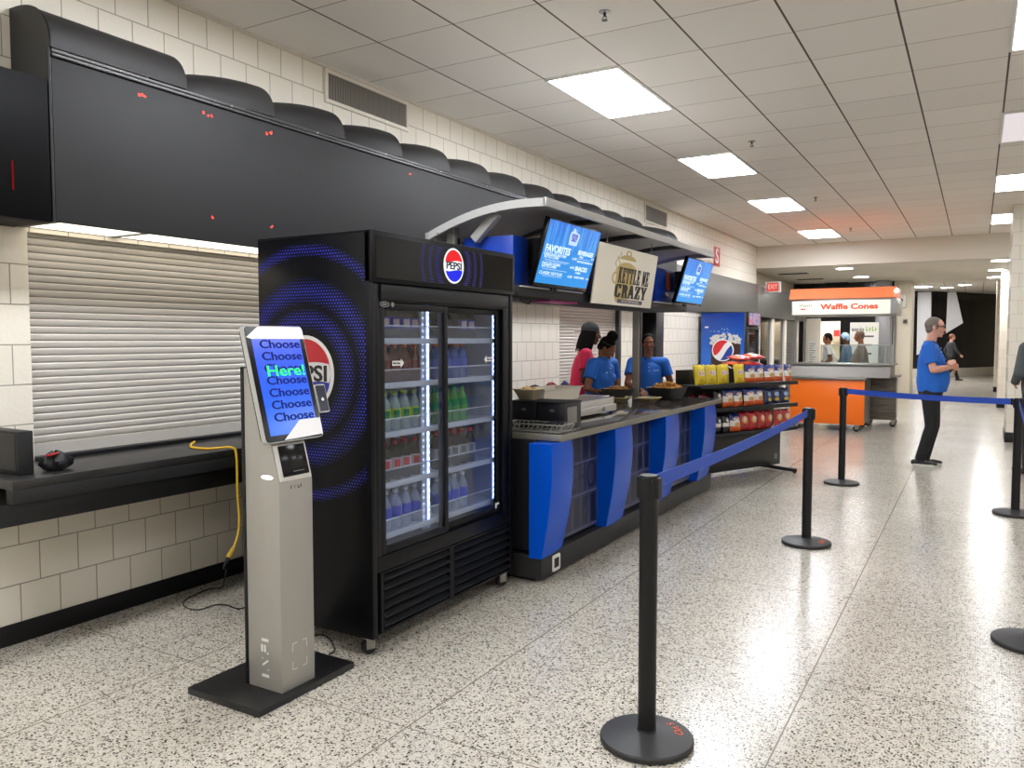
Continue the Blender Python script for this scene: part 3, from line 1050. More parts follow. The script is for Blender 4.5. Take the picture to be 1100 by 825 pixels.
# LED strips
M_led = em('led_white', (214, 232, 255), 16)
M_ledb = em('led_strip', (150, 176, 255), 5)
def led(y, x, big):
    b = box(x - .012, x, y - .02, y + .02, .50, 1.69).build('led_channel', pm('led_channel', (196, 204, 220), .4), cooler, world=True)
    box(x, x + .0015, y - .009, y + .009, .52, 1.68).build('led_tape', M_ledb, b, world=True, smooth=0)
    m = MB()
    n = 34
    for i in range(n):
        z = .535 + i * (1.67 - .535) / (n - 1)
        m.ell((x + .002, y, z), (.003, .0065 if big else .004, .0065 if big else .005), 8, 6)
    m.build('led_dots', M_led, b, world=True)
led(3.455, CX1 - .09, True)
led(4.125, CX1 - .09, False)
m = MB()
m.bx(CX1 - .105, CX1 - .094, 3.405, 3.432, .5, 1.69)
st = m.build('shelf_standard', pm('standard_white', (206, 210, 220), .4), cooler, world=True)
m = MB()
for i in range(34):
    z = .535 + i * .0344
    m.bx(CX1 - .0938, CX1 - .0925, 3.412, 3.425, z - .006, z + .006)
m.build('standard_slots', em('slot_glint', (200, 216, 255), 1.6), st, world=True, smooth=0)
# shelves
SHZ = [1.52, 1.298, 1.052, .797, .545]
M_shelf = pm('shelf_white', (208, 212, 222), .35)
M_clear = pm('clear_rail', (226, 232, 244), .15, alpha=.07)
for z in SHZ:
    s = box(CX0 + .06, CX1 - .075, CY0 + .06, CY1 - .06, z - .012, z).build('shelf', M_shelf, cooler, world=True)
    box(CX1 - .075, CX1 - .068, CY0 + .06, CY1 - .06, z - .022, z + .008).build('price_rail', M_shelf, s, world=True, bevel=.002)
    m = MB()
    m.bx(CX1 - .078, CX1 - .074, CY0 + .06, CY1 - .06, z + .068, z + .074)
    m.build('front_guard_edge', M_shelf, s, world=True)
    box(CX1 - .077, CX1 - .075, CY0 + .06, CY1 - .06, z + .008, z + .068).build('front_guard', M_clear, s, world=True, smooth=0)
# louvre grilles
for y0, y1 in ((2.965, 3.525), (3.565, 4.165)):
    m = MB()
    w = .012
    m.bx(CX1 - .03, CX1 + .002, y0 - .02, y0, .095, .395).bx(CX1 - .03, CX1 + .002, y1, y1 + .02, .095, .395)
    m.bx(CX1 - .03, CX1 + .002, y0, y1, .385, .395).bx(CX1 - .03, CX1 + .002, y0, y1, .095, .108)
    g = m.build('grille', M_coolm, cooler, world=True, bevel=.002)
    m = MB()
    for i in range(6):
        z = .135 + i * .046
        m.obx((CX1 - .008, (y0 + y1) / 2, z), (.016, 0, -.012), (0, (y1 - y0) / 2, 0), (.0015, 0, .002))
    m.build('louvres', pm('louvre', (19, 20, 23), .4, spec=.3), g, world=True, smooth=0)
# casters
def caster(parent, x, y, name='caster', s=1.0, rz=0.0):
    R = Matrix.Rotation(rz, 3, 'Z')
    P = lambda a, b, c: Vector((x, y, 0)) + R @ Vector((a * s, b * s, c * s))
    m = MB()
    m.cyl(P(.0, -.014, .034), P(.0, .014, .034), .034 * s, 20)
    wv = m
    m = MB()
    for q in (-.02, .02):
        m.obx(P(.004, q, .052), R @ Vector((.022 * s, 0, 0)), R @ Vector((0, .002 * s, 0)), Vector((0, 0, .026 * s)))
    m.obx(P(0, 0, .079), R @ Vector((.026 * s, 0, 0)), R @ Vector((0, .026 * s, 0)), Vector((0, 0, .003 * s)))
    m.cyl(P(0, -.024, .034), P(0, .024, .034), .006 * s, 10)
    f = m.build(name, M_steel, parent, world=True, bevel=.001)
    wv.build('wheel', M_rubber, f, world=True)
    return f
for x, y in ((CX1 - .055, CY0 + .035), (CX1 - .05, CY1 - .05), (CX0 + .08, CY0 + .06), (CX0 + .08, CY1 - .06)):
    caster(cooler, x, y, s=1.03, rz=1.1)
# ------------------------------------------------------------------ bottles
def bottle_proto(liquid, label, cap, kind, emb=False):
    root = thing('soda_bottle', '', 'bottle')
    r = .0335
    pr = [(r * .86, 0), (r, .008), (r, .03), (r * .94, .042), (r, .055), (r, .118), (r * .93, .132), (r * .72, .152), (r * .42, .172), (r * .38, .176), (r * .38, .184)]
    MB().lathe(pr, n=18).build('body', liquid, root)
    MB().lathe([(r + .0006, .058), (r + .0006, .114)], n=18).build('label', label, root)
    MB().lathe([(r * .45, .182), (r * .46, .184), (r * .46, .197), (r * .40, .200)], n=14).build('cap', cap, root)
    if emb:
        lb = root.children[1]
        m = MB()
        for sgn in (1,):
            m.grid(lambda u, v: ((r + .0012) * math.cos(-.5 + u), (r + .0012) * math.sin(-.5 + u), .066 + .04 * v), 4, 4)
        m.build('label_emblem', emb, lb)
    return root
def liq(name, rgb, a=.72, rough=.08):
    return pm(name, rgb, rough, alpha=a)
Lq = dict(cola=liq('liq_cola', (34, 18, 14), .93), tea=liq('liq_tea', (104, 40, 26), .85), dew=liq('liq_dew', (70, 160, 60), .72), green=liq('liq_green', (52, 170, 50), .78),
          water=liq('liq_water', (206, 220, 240), .38), blue=liq('liq_blue', (54, 104, 190), .7), clear=liq('liq_clear', (196, 216, 220), .42))
def lb(name, rgb):
    return pm('label_' + name, rgb, .35)
LBm = dict(pepsi=lb('cola_blue', (32, 44, 170)), black=lb('zero_black', (28, 28, 40)), brown=lb('tea', (120, 48, 36)), lime=lb('lime', (188, 200, 40)), green=lb('green', (40, 150, 50)),
           redw=lb('redwhite', (206, 196, 196)), grey=lb('grey', (190, 190, 192)), wblue=lb('water', (60, 84, 200)), sport=lb('sport', (60, 90, 190)))
CAP = dict(blue=pm('cap_blue', (40, 60, 170), .4), black=pm('cap_black', (24, 24, 26), .4), orange=pm('cap_orange', (226, 104, 62), .4), lime=pm('cap_lime', (184, 208, 84), .4), red=pm('cap_red', (200, 44, 52), .4),
           white=pm('cap_white', (226, 228, 232), .4), green=pm('cap_green', (50, 150, 60), .4))
EMB = pm('label_emblem_red', (206, 70, 80), .4)
KIND = {
 'cola': ('cola', 'pepsi', 'blue', 'blue-label cola bottle', pm('emb_w', (214, 190, 206), .4)),
 'zero': ('cola', 'black', 'black', 'black-label cola bottle', None),
 'tea': ('tea', 'brown', 'orange', 'orange-capped tea bottle', None),
 'sport': ('blue', 'sport', 'orange', 'blue sports drink bottle', None),
 'dew': ('clear', 'lime', 'lime', 'lime-label soda bottle', pm('emb_g', (40, 130, 60), .4)),
 'green': ('green', 'green', 'green', 'bright green soda bottle', None),
 'cherry': ('cola', 'redw', 'red', 'red-capped dark soda bottle', EMB),
 'diet': ('cola', 'grey', 'red', 'grey-label dark soda bottle', pm('emb_k', (120, 120, 130), .4)),
 'water': ('water', 'wblue', 'white', 'clear water bottle', None)}
protos = {}
ORD = ['first', 'second', 'third', 'fourth', 'fifth', 'sixth', 'seventh']
SN = ['top', 'second', 'third', 'fourth', 'bottom']
plan = [('cola', 5, 'zero', 5), ('tea', 5, 'sport', 4), ('dew', 5, 'green', 4), ('cherry', 5, 'diet', 5), ('water', 5, 'water', 4)]
for si, (ka, na, kb, nb) in enumerate(plan):
    for kind, ys, dn in ((ka, [3.075 + .083 * i for i in range(na)], 'sliding'), (kb, [3.615 + .083 * i for i in range(nb)], 'fixed')):
        for row in range(2):
            for i, y in enumerate(ys):
                kd = kind
                if kind == 'zero' and i >= 3:
                    kd = 'cola'
                lk, bk, ck, desc, eb = KIND[kd]
                lab = '%s, %s in from %s, %s row, %s cooler shelf' % (desc, ORD[i], 'cooler side' if dn == 'sliding' else 'door seam', 'front' if row == 0 else 'second', SN[si])
                if kd not in protos:
                    protos[kd] = bottle_proto(Lq[lk], LBm[bk], CAP[ck], kd, eb)
                    o = protos[kd]
                else:
                    o = dup(protos[kd])
                o.location = (CX1 - .146 - .078 * row, y, SHZ[si] + .0008)
                o.rotation_euler = (0, 0, random.uniform(-.25, .05) - .4)
                o['label'] = lab
                o['group'] = '%s shelf bottles behind the %s cooler door' % (SN[si], 'near' if dn == 'sliding' else 'far')

# ================================================================== touch-screen ordering kiosk
ki = thing('touchscreen_kiosk', 'silver self-order touchscreen kiosk on a black floor plate', 'kiosk', (-2.66, 2.45, 0))
box(-2.885, -2.45, 2.175, 2.745, .001, .032).build('base_plate', pm('plate_black', (24, 24, 26), .35), ki, world=True, bevel=.004)
M_silver = pm('silver_paint', (164, 161, 154), .42, .35)
prof = [(-2.68, .032), (-2.48, .032), (-2.48, .92), (-2.525, 1.085), (-2.60, 1.16), (-2.655, 1.40), (-2.68, 1.40)]
col = MB().prism(prof, (0, 2.33, 0), X3, Z3, (0, .192, 0)).build('column', M_silver, ki, world=True, bevel=.004)
box(-2.698, -2.681, 2.327, 2.525, .032, 1.405).build('back_cover', M_black, ki, world=True, bevel=.003)
# card reader face
A, B = Vector((-2.48, 0, .92)), Vector((-2.525, 0, 1.085))
sv = (B - A).normalized()
sn = Y3.cross(sv)
m = MB()
m.obx((A + B) / 2 + Y3 * 2.426 + sn * .003, Y3 * .09, sv * .078, sn * .004)
rd = m.build('reader_frame', pm('reader_white', (206, 204, 198), .35), ki, world=True, bevel=.004)
m = MB()
m.obx((A + B) / 2 + Y3 * 2.43 + sv * .006 + sn * .0085, Y3 * .074, sv * .066, sn * .003)
m.build('card_reader', M_blackg, rd, world=True, bevel=.004)
m = MB()
m.obx((A + B) / 2 + Y3 * 2.445 - sv * .042 + sn * .0118, Y3 * .032, sv * .0015, sn * .0004)
m.build('slot_mark', M_grey, rd, world=True, smooth=0)
# marks: bars and dots of the maker's sign
def glyph(o, u, v, s, mat, name):
    """bars: I  dash-dash-dot  dot-slash-dot  I, read along v"""
    o, u, v = Vector(o), Vector(u), Vector(v)
    w = u.cross(v)
    m = None
    def bar(x0, y0, x1, y1, t):
        p0, p1 = o + (u * x0 + v * y0) * s, o + (u * x1 + v * y1) * s
        d = (p1 - p0)
        q = w.cross(d.normalized()) * t * s / 2
        m.obx((p0 + p1) / 2 + w * .0004, d / 2, q, w * .0004)
    m = MB()
    bar(0, .04, .24, .04, .07)
    m.build(name, mat, col, world=True, smooth=0)
    m = MB()
    bar(.22, .19, .22, .22, .04)
    bar(.02, .30, .22, .44, .045)
    bar(.02, .46, .02, .49, .04)
    m.build(name, mat, col, world=True, smooth=0)
    m = MB()
    bar(.01, .64, .01, .82, .06)
    bar(.11, .64, .11, .82, .06)
    bar(.21, .60, .21, .64, .045)
    m.build(name, mat, col, world=True, smooth=0)
    m = MB()
    bar(0, .95, .24, .95, .07)
    return m.build(name, mat, col, world=True, smooth=0)
glyph((-2.597, 2.3292, .085), X3, Z3, .17, pm('mark_white', (222, 222, 218), .4), 'maker_lettering')
glyph((-2.4796, 2.395, .892), Z3, Y3, .062, M_bp, 'maker_lettering')
m = MB()
q = .011
for sy, sz in ((0, 0), (1, 0), (0, 1), (1, 1)):
    y = 2.392 + .082 * sy
    z = .115 + .112 * sz
    dy, dz = (.026 if sy == 0 else -.026), (.035 if sz == 0 else -.035)
    m.bx(-2.4796, -2.479, min(y, y + dy), max(y, y + dy), z - .0014, z + .0014)
    m.bx(-2.4796, -2.479, y - .0014, y + .0014, min(z, z + dz), max(z, z + dz))
m.build('scan_corners', MATS['mark_white'], col, world=True, smooth=0)
m = MB()
m.prism([(.026 * math.cos(a) + (.008 if math.cos(a) > 0 else -.008), .009 * math.sin(a)) for a in [2 * PI * i / 24 for i in range(24)]], (-2.548, 2.3285, .945), X3, Z3, (0, .0015, 0))
m.build('status_light', em('kiosk_light', (255, 255, 255), 2.2), col, world=True, smooth=0)
# tablet
TB = Vector((-2.492, 2.278, 1.094))
tv = Vector((-.128, 0, .487)).normalized()
tn = Y3.cross(tv)
TW, TH = .332, .502
def tp(a, b, c=0.0):
    return TB + Y3 * a + tv * b + tn * c
def rrect(w, h, r, n=5, x=0.0, y=0.0):
    pts = []
    for cx, cy, a0 in ((w - r, r, -90), (w - r, h - r, 0), (r, h - r, 90), (r, r, 180)):
        for i in range(n + 1):
            a = math.radians(a0 + 90 * i / n)
            pts.append((x + cx + r * math.cos(a), y + cy + r * math.sin(a)))
    return pts
tab = MB().prism(rrect(TW, TH, .018), tp(0, 0, -.024), Y3, tv, tn * .022).build('tablet', pm('tablet_shell', (186, 186, 184), .35, .3), ki, world=True, smooth=30)
MB().prism(rrect(TW - .02, TH - .02, .014), tp(.01, .01, -.040), Y3, tv, tn * .015).build('rear_shell', M_black, tab, world=True, smooth=30)
MB().prism(rrect(TW - .008, TH - .008, .016), tp(.004, .004, -.002), Y3, tv, tn * .002).build('bezel', M_blackg, tab, world=True, smooth=0)
sc = MB()
sc.prism([(.030, .030), (TW - .030, .030), (TW - .030, TH - .058), (.030, TH - .058)], tp(0, 0, .0003), Y3, tv, tn * .0008)
k = NT('kiosk_screen')
g, p = k.pos()
rm = k.ramp(k.math('DIVIDE', k.math('SUBTRACT', p.outputs[2], 1.1), .48), [(0, lin((24, 108, 252))), (.4, lin((34, 96, 255))), (1, lin((70, 92, 250)))])
k.b.inputs['Base Color'].default_value = (0, 0, 0, 1)
k.b.inputs['Roughness'].default_value = .15
k.l(rm, k.b.inputs['Emission Color'])
k.b.inputs['Emission Strength'].default_value = 1.0
sco = sc.build('screen', k.m, tab, world=True, smooth=0)
for f in (.165, .27, .375, .48, .585, .69, .795):
    m = MB()
    fit_text(m, 'Choose', tp(TW * .545, TH * (1 - f), .0022), Y3, tv, TW * .68, .036, .02)
    m.build('screen_lettering', em('screen_dark', (40, 46, 92), 1.0), sco, world=True, smooth=0)
m = MB()
fit_text(m, 'Here!', tp(TW * .56, TH * (1 - .40), .0036), Y3, tv, TW * .64, .046, .02)
m.build('screen_headline', em('screen_green', (70, 250, 150), 1.1), sco, world=True, smooth=0)
m = MB()
m.prism([(.03, TH - .058), (TW - .004, TH - .058), (TW - .004, TH - .02), (TW - .012, TH - .005), (.075, TH - .005), (.004, TH - .05)], tp(0, 0, .0014), Y3, tv, tn * .0006)
m.build('white_film', pm('white_film', (226, 226, 226), .35, emit=(220, 222, 230), es=.12), tab, world=True, smooth=0)
m = MB()
m.prism([(.10, .006), (TW - .006, .012), (TW - .004, .085), (TW * .62, .085)], tp(0, 0, .0014), Y3, tv, tn * .0006)
m.build('white_film', pm('white_film', (226, 226, 226), .35, emit=(220, 222, 230), es=.12), tab, world=True, smooth=0)
# payment terminal clipped to the far edge of the tablet
ph = MB().prism(rrect(.064, .128, .008), tp(TW + .006, .106, -.016), Y3, tv, tn * .014).build('payment_terminal', pm('terminal_rim', (196, 196, 196), .35), tab, world=True, smooth=30)
MB().prism(rrect(.056, .118, .006), tp(TW + .010, .111, -.002), Y3, tv, tn * .002).build('terminal_face', pm('terminal_face', (20, 26, 40), .2), ph, world=True, smooth=0)
MB().prism(disc_poly(.008, 16), tp(TW + .038, .165, .0004), Y3, tv, tn * .0005).build('terminal_mark', M_wp, ph, world=True, smooth=0)
m = MB()
m.obx(tp(TW + .002, .165, -.018), Y3 * .03, tv * .02, tn * .005)
m.build('terminal_bracket', M_dgrey, ph, world=True)
# ================================================================== cords
pts = [(-4.02, 3.12, .9135), onz(205, 480, .9135), onz(222, 482, .9135), onz(238, 481, .914), Vector((-3.592, 3.025, .918)), Vector((-3.578, 3.05, .88))]
for x, y in ((255, 527), (257, 555), (255.5, 575), (250, 590)):
    pts.append(onx(x, y, -3.575))
def smooth_path(pts, n=6):
    pts = [Vector(p) for p in pts]
    out = []
    for i in range(len(pts) - 1):
        p0, p1, p2, p3 = pts[max(i - 1, 0)], pts[i], pts[i + 1], pts[min(i + 2, len(pts) - 1)]
        for k in range(n):
            t = k / n
            out.append(.5 * ((2 * p1) + (p2 - p0) * t + (2 * p0 - 5 * p1 + 4 * p2 - p3) * t * t + (3 * p1 - p0 - 3 * p2 + p3) * t ** 3))
    out.append(pts[-1])
    return out
yc = thing('extension_cord', 'yellow extension cord hanging off the black serving shelf', 'cord', (-3.575, 3.03, .45))
MB().tube(smooth_path(pts), .0065, 8).build('cable', pm('cord_yellow', (222, 180, 40), .45), yc, world=True)
e = pts[-1]
dn = (onx(246.5, 597, -3.575) - e).normalized()
MB().cone(e - dn * .01, e + dn * .05, .013, .016, 12).build('socket', pm('socket_yellow', (196, 160, 44), .45), yc, world=True)
bk = [e + dn * .053, e + dn * .11, onx(243, 612, -3.6), onx(241, 622, -3.64), onz(238, 631, .012), onz(224, 633, .006), onz(207, 640, .005), onz(197, 647, .005), onz(201, 653, .005), onz(214, 655, .005), onz(230, 650, .005), onz(243, 650, .005), onz(256, 654, .005), onz(275, 653, .005), Vector((-3.02, 2.86, .005)), Vector((-2.86, 2.97, .005)), Vector((-2.68, 2.86, .005)), Vector((-2.66, 2.80, .005))]
kc = thing('power_cord', 'thin black power cord trailing on the terrazzo behind the kiosk', 'cord', (bk[7].x, bk[7].y, 0))
MB().tube(smooth_path(bk), .0042, 7).build('cable', M_rubber, kc, world=True)
MB().cone(e + dn * .053, e + dn * .10, .014, .007, 10).build('plug', M_black, kc, world=True)
# ================================================================== food booth: counter with canopy
BY0, BY1 = 4.25, 7.92
CZ = .93
booth = thing('food_counter', 'blue-finned food counter with steel top and grey arched roof', 'counter', (-2.6, 6.1, 0))
box(-2.98, -2.36, BY0 + .08, BY1 - .03, .19, CZ - .035).build('counter_body', pm('counter_body', (28, 28, 34), .45), booth, world=True, smooth=0)
pb = box(-3.0, -2.30, BY0 + .05, BY1 + .03, .025, .17).build('plinth', pm('plinth_black', (30, 30, 31), .5), booth, world=True, bevel=.006)
box(-2.95, -2.38, BY0 + .1, BY1 - .02, .0, .03).build('plinth_foot', M_blackm, booth, world=True)
# socket on the plinth
m = MB()
m.prism(rrect(.105, .105, .014), (-2.30, 4.44, .040), Y3, Z3, (.006, 0, 0))
so = m.build('power_socket', M_white, pb, world=True, smooth=0)
MB().prism(rrect(.064, .062, .004), (-2.2945, 4.46, .062), Y3, Z3, (.002, 0, 0)).build('socket_face', M_black, so, world=True, smooth=0)
# countertop
M_top = pm('counter_steel', (140, 137, 130), .11, .75, noise=.06, nscale=6)
M_edge = pm('counter_edge', (128, 124, 114), .35, .3)
ct = box(-3.14, -2.205, 4.375, BY1 + .02, CZ - .012, CZ).build('countertop', M_top, booth, world=True, bevel=.002)
m = MB()
m.bx(-2.205, -2.198, 4.375, BY1 + .02, CZ - .04, CZ + .001)
m.bx(-3.14, -2.198, 4.368, 4.375, CZ - .04, CZ + .001)
m.build('edge_strip', M_edge, ct, world=True, bevel=.002)
# blue curved fins and the lettered panels between
M_fin = pm('fin_blue', (3, 76, 190), .26, spec=.13)
M_pan = pm('panel_grey', (50, 53, 78), .32, noise=.08, nscale=3, spec=.3)
FINS = [4.245, 5.23, 6.29, 7.38]
FW = [.33, .37, .40, .44]
def finx(z):
    q = max(0, (z - .172) / (.885 - .172))
    return -2.275 + .072 * math.sin(PI * .62 * q)
for y0, w in zip(FINS, FW):
    m = MB()
    NZ = 14
    NYS = 6
    rows = []
    for j in range(NZ + 1):
        z = .172 + (.885 - .172) * j / NZ
        xf = finx(z)
        yw = w * (1.0 + .06 * math.sin(PI * j / NZ))
        row = [(-2.36, y0, z)]
        for i in range(NYS + 1):
            u = i / NYS
            row.append((xf - .025 * u * u, y0 + .004 + yw * u, z))
        row.append((-2.36, y0 + .004 + yw, z))
        rows.append(row)
    n = len(rows[0])
    vs = [p for r in rows for p in r]
    fs = [(j * n + i, j * n + i + 1, (j + 1) * n + i + 1, (j + 1) * n + i) for j in range(NZ) for i in range(n - 1)]
    fs += [tuple(range(n - 1, -1, -1)), tuple(range(NZ * n, NZ * n + n)), ]
    fs += [(j * n + n - 1, j * n, (j + 1) * n, (j + 1) * n + n - 1) for j in range(NZ)]
    m.add(vs, fs)
    m.build('blue_fin', M_fin, booth, world=True, smooth=40)
M_plet = pm('panel_letter', (26, 28, 44), .3, spec=.3)
M_pline = pm('panel_line', (92, 98, 134), .3, spec=.3)
for k in range(3):
    a, b = FINS[k] + FW[k] * .95, FINS[k + 1] - .004
    p = box(-2.362, -2.345, a, b, .195, .885).build('front_panel', M_pan, booth, world=True, smooth=0)
    m, ml = MB(), MB()
    x = -2.3447
    rows = [(.68, .87), (.46, .66), (.22, .44)]
    for r, (z0, z1) in enumerate(rows):
        if k == 0 and r == 1:
            fit_text(m, 'AGHO', (x + .0004, (a + b) / 2 + .03, (z0 + z1) / 2), Y3, Z3, (b - a) * .86, z1 - z0, .015, .0008)
        else:
            n = 5
            for i in range(n):
                y = a + (i + .5) * (b - a) / n
                w = (b - a) / n * .30
                m.bx(x, x + .0006, y - w, y + w, z0 + .01, z1 - .01)
                if r == 2 and i % 2:
                    ml.obx((x + .001, y, (z0 + z1) / 2), (.0004, 0, 0), (0, w * .5, .03), (0, -.0015, .0008))
                ml.bx(x, x + .0008, y + (b - a) / n / 2 - .0015, y + (b - a) / n / 2 + .0015, z0, z1)
        ml.bx(x, x + .0008, a, b, z0 - .012, z0 - .004)
    m.build('panel_letters', M_plet, p, world=True, smooth=0)
    ml.build('panel_lines', M_pline, p, world=True, smooth=0)
# posts
M_post = pm('post_grey', (140, 138, 132), .42, .2)
for i, (x, y) in enumerate(((-3.06, 4.45), (-2.915, 7.43))):
    m = MB()
    m.bx(x - .032, x + .032, y - .032, y + .032, CZ, 2.27)
    p = m.build('post', M_post, booth, world=True, bevel=.004)
    m = MB()
    m.bx(x + .0325, x + .036, y + .004, y + .031, 1.0, 2.2)
    m.build('post_channel', M_blackm, p, world=True)
# arched roof
RY0, RY1 = 4.34, 7.90
def roof(t):
    # t 0 back .. 1 front
    x = -3.19 + (3.19 - 2.30) * t
    z = 2.215 + .155 * (1 - (1 - t) ** 2) + .02 * math.sin(PI * t)
    return x, z
NR = 14
m = MB()
for i in range(NR):
    a, b = roof(i / NR), roof((i + 1) / NR)
    vs = [(a[0], RY0, a[1]), (b[0], RY0, b[1]), (b[0], RY1, b[1]), (a[0], RY1, a[1]), (a[0], RY0, a[1] + .012), (b[0], RY0, b[1] + .012), (b[0], RY1, b[1] + .012), (a[0], RY1, a[1] + .012)]
    m.add(vs, [(3, 2, 1, 0), (4, 5, 6, 7), (0, 1, 5, 4), (1, 2, 6, 5), (2, 3, 7, 6), (3, 0, 4, 7)])
rf = m.build('roof_sheet', pm('roof_grey', (228, 226, 222), .5), booth, world=True, smooth=30)
M_rtrim = pm('roof_trim', (178, 177, 174), .4, .2)
def rib(y0, y1, h, mat, name, par):
    m = MB()
    for i in range(NR):
        a, b = roof(i / NR), roof((i + 1) / NR)
        vs = []
        for z in (-h, .014):
            vs += [(a[0], y0, a[1] + z), (b[0], y0, b[1] + z), (b[0], y1, b[1] + z), (a[0], y1, a[1] + z)]
        m.add(vs, [(3, 2, 1, 0), (4, 5, 6, 7), (0, 1, 5, 4), (1, 2, 6, 5), (2, 3, 7, 6), (3, 0, 4, 7)])
    return m.build(name, mat, par, world=True, smooth=30)
rib(RY0 - .012, RY0 + .012, .036, M_rtrim, 'end_trim', rf)
rib(RY1 - .012, RY1 + .012, .036, M_rtrim, 'end_trim', rf)
for y in (5.25, 6.15, 7.05):
    rib(y - .03, y + .03, .03, M_dgrey, 'roof_rib', rf)
x, z = roof(1)
box(x - .012, x + .012, RY0 - .012, RY1 + .012, z - .034, z + .018).build('front_trim', M_rtrim, rf, world=True, bevel=.003)
x, z = roof(0)
box(x - .012, x + .012, RY0 - .012, RY1 + .012, z - .05, z + .018).build('rear_trim', M_rtrim, rf, world=True, bevel=.003)
m = MB()
m.obx((-2.785, 4.43, 2.255), (.085, 0, .080), (0, .03, 0), (-.020, 0, .021))
m.build('brace', M_rtrim, booth, world=True, bevel=.002)
m = MB()
m.ell((-2.66, RY0 - .013, 2.325), (.008, .004, .008), 10, 6).ell((-3.1, RY0 - .013, 2.225), (.008, .004, .008), 10, 6)
m.build('bolts', M_steel, booth, world=True)
# header boxes behind the screens
M_hb = pm('header_blue', (14, 56, 160), .35)
def hbox(y0, y1):
    h = box(-2.98, -2.60, y0, y1, 1.875, 2.195).build('header_box', M_hb, booth, world=True, bevel=.003)
    return h
h1 = hbox(4.46, 4.66)
h2 = box(-2.98, -2.66, 4.66, 7.10, 1.875, 2.19).build('header_box', pm('header_blue_dark', (14, 46, 130), .4), booth, world=True)
h3 = hbox(7.10, 7.86)
m = MB()
fit_text(m, '8', (-2.5985, 7.44, 2.075), Y3, Z3, .13, .16, .06)
m.build('orange_mark', pm('orange_print', (232, 104, 60), .5), h3, world=True, smooth=0)
m = MB()
m.bx(-2.599, -2.5975, 7.37, 7.41, 1.945, 1.975).bx(-2.599, -2.5975, 7.42, 7.45, 1.94, 1.965)
m.build('white_mark', M_wp, h3, world=True, smooth=0)
hb = box(-2.99, -2.55, 4.44, 7.88, 1.80, 1.872).build('header_beam', M_blackm, booth, world=True, bevel=.003)
m = MB()
m.bx(-2.549, -2.545, 4.45, 5.40, 1.862, 1.870).bx(-2.549, -2.545, 6.9, 7.4, 1.862, 1.870)
m.build('light_strip', pm('strip_silver', (210, 210, 210), .3), hb, world=True, smooth=0)
m = MB()
m.tube([(-2.70, 4.72, 1.80), (-2.69, 4.76, 1.775), (-2.69, 4.84, 1.77), (-2.70, 4.88, 1.80)], .006, 6)
m.build('cable', M_rubber, hb, world=True)
box(-2.75, -2.60, 4.98, 5.42, 1.789, 1.80).build('magenta_strip', pm('magenta', (176, 40, 130), .5), hb, world=True)

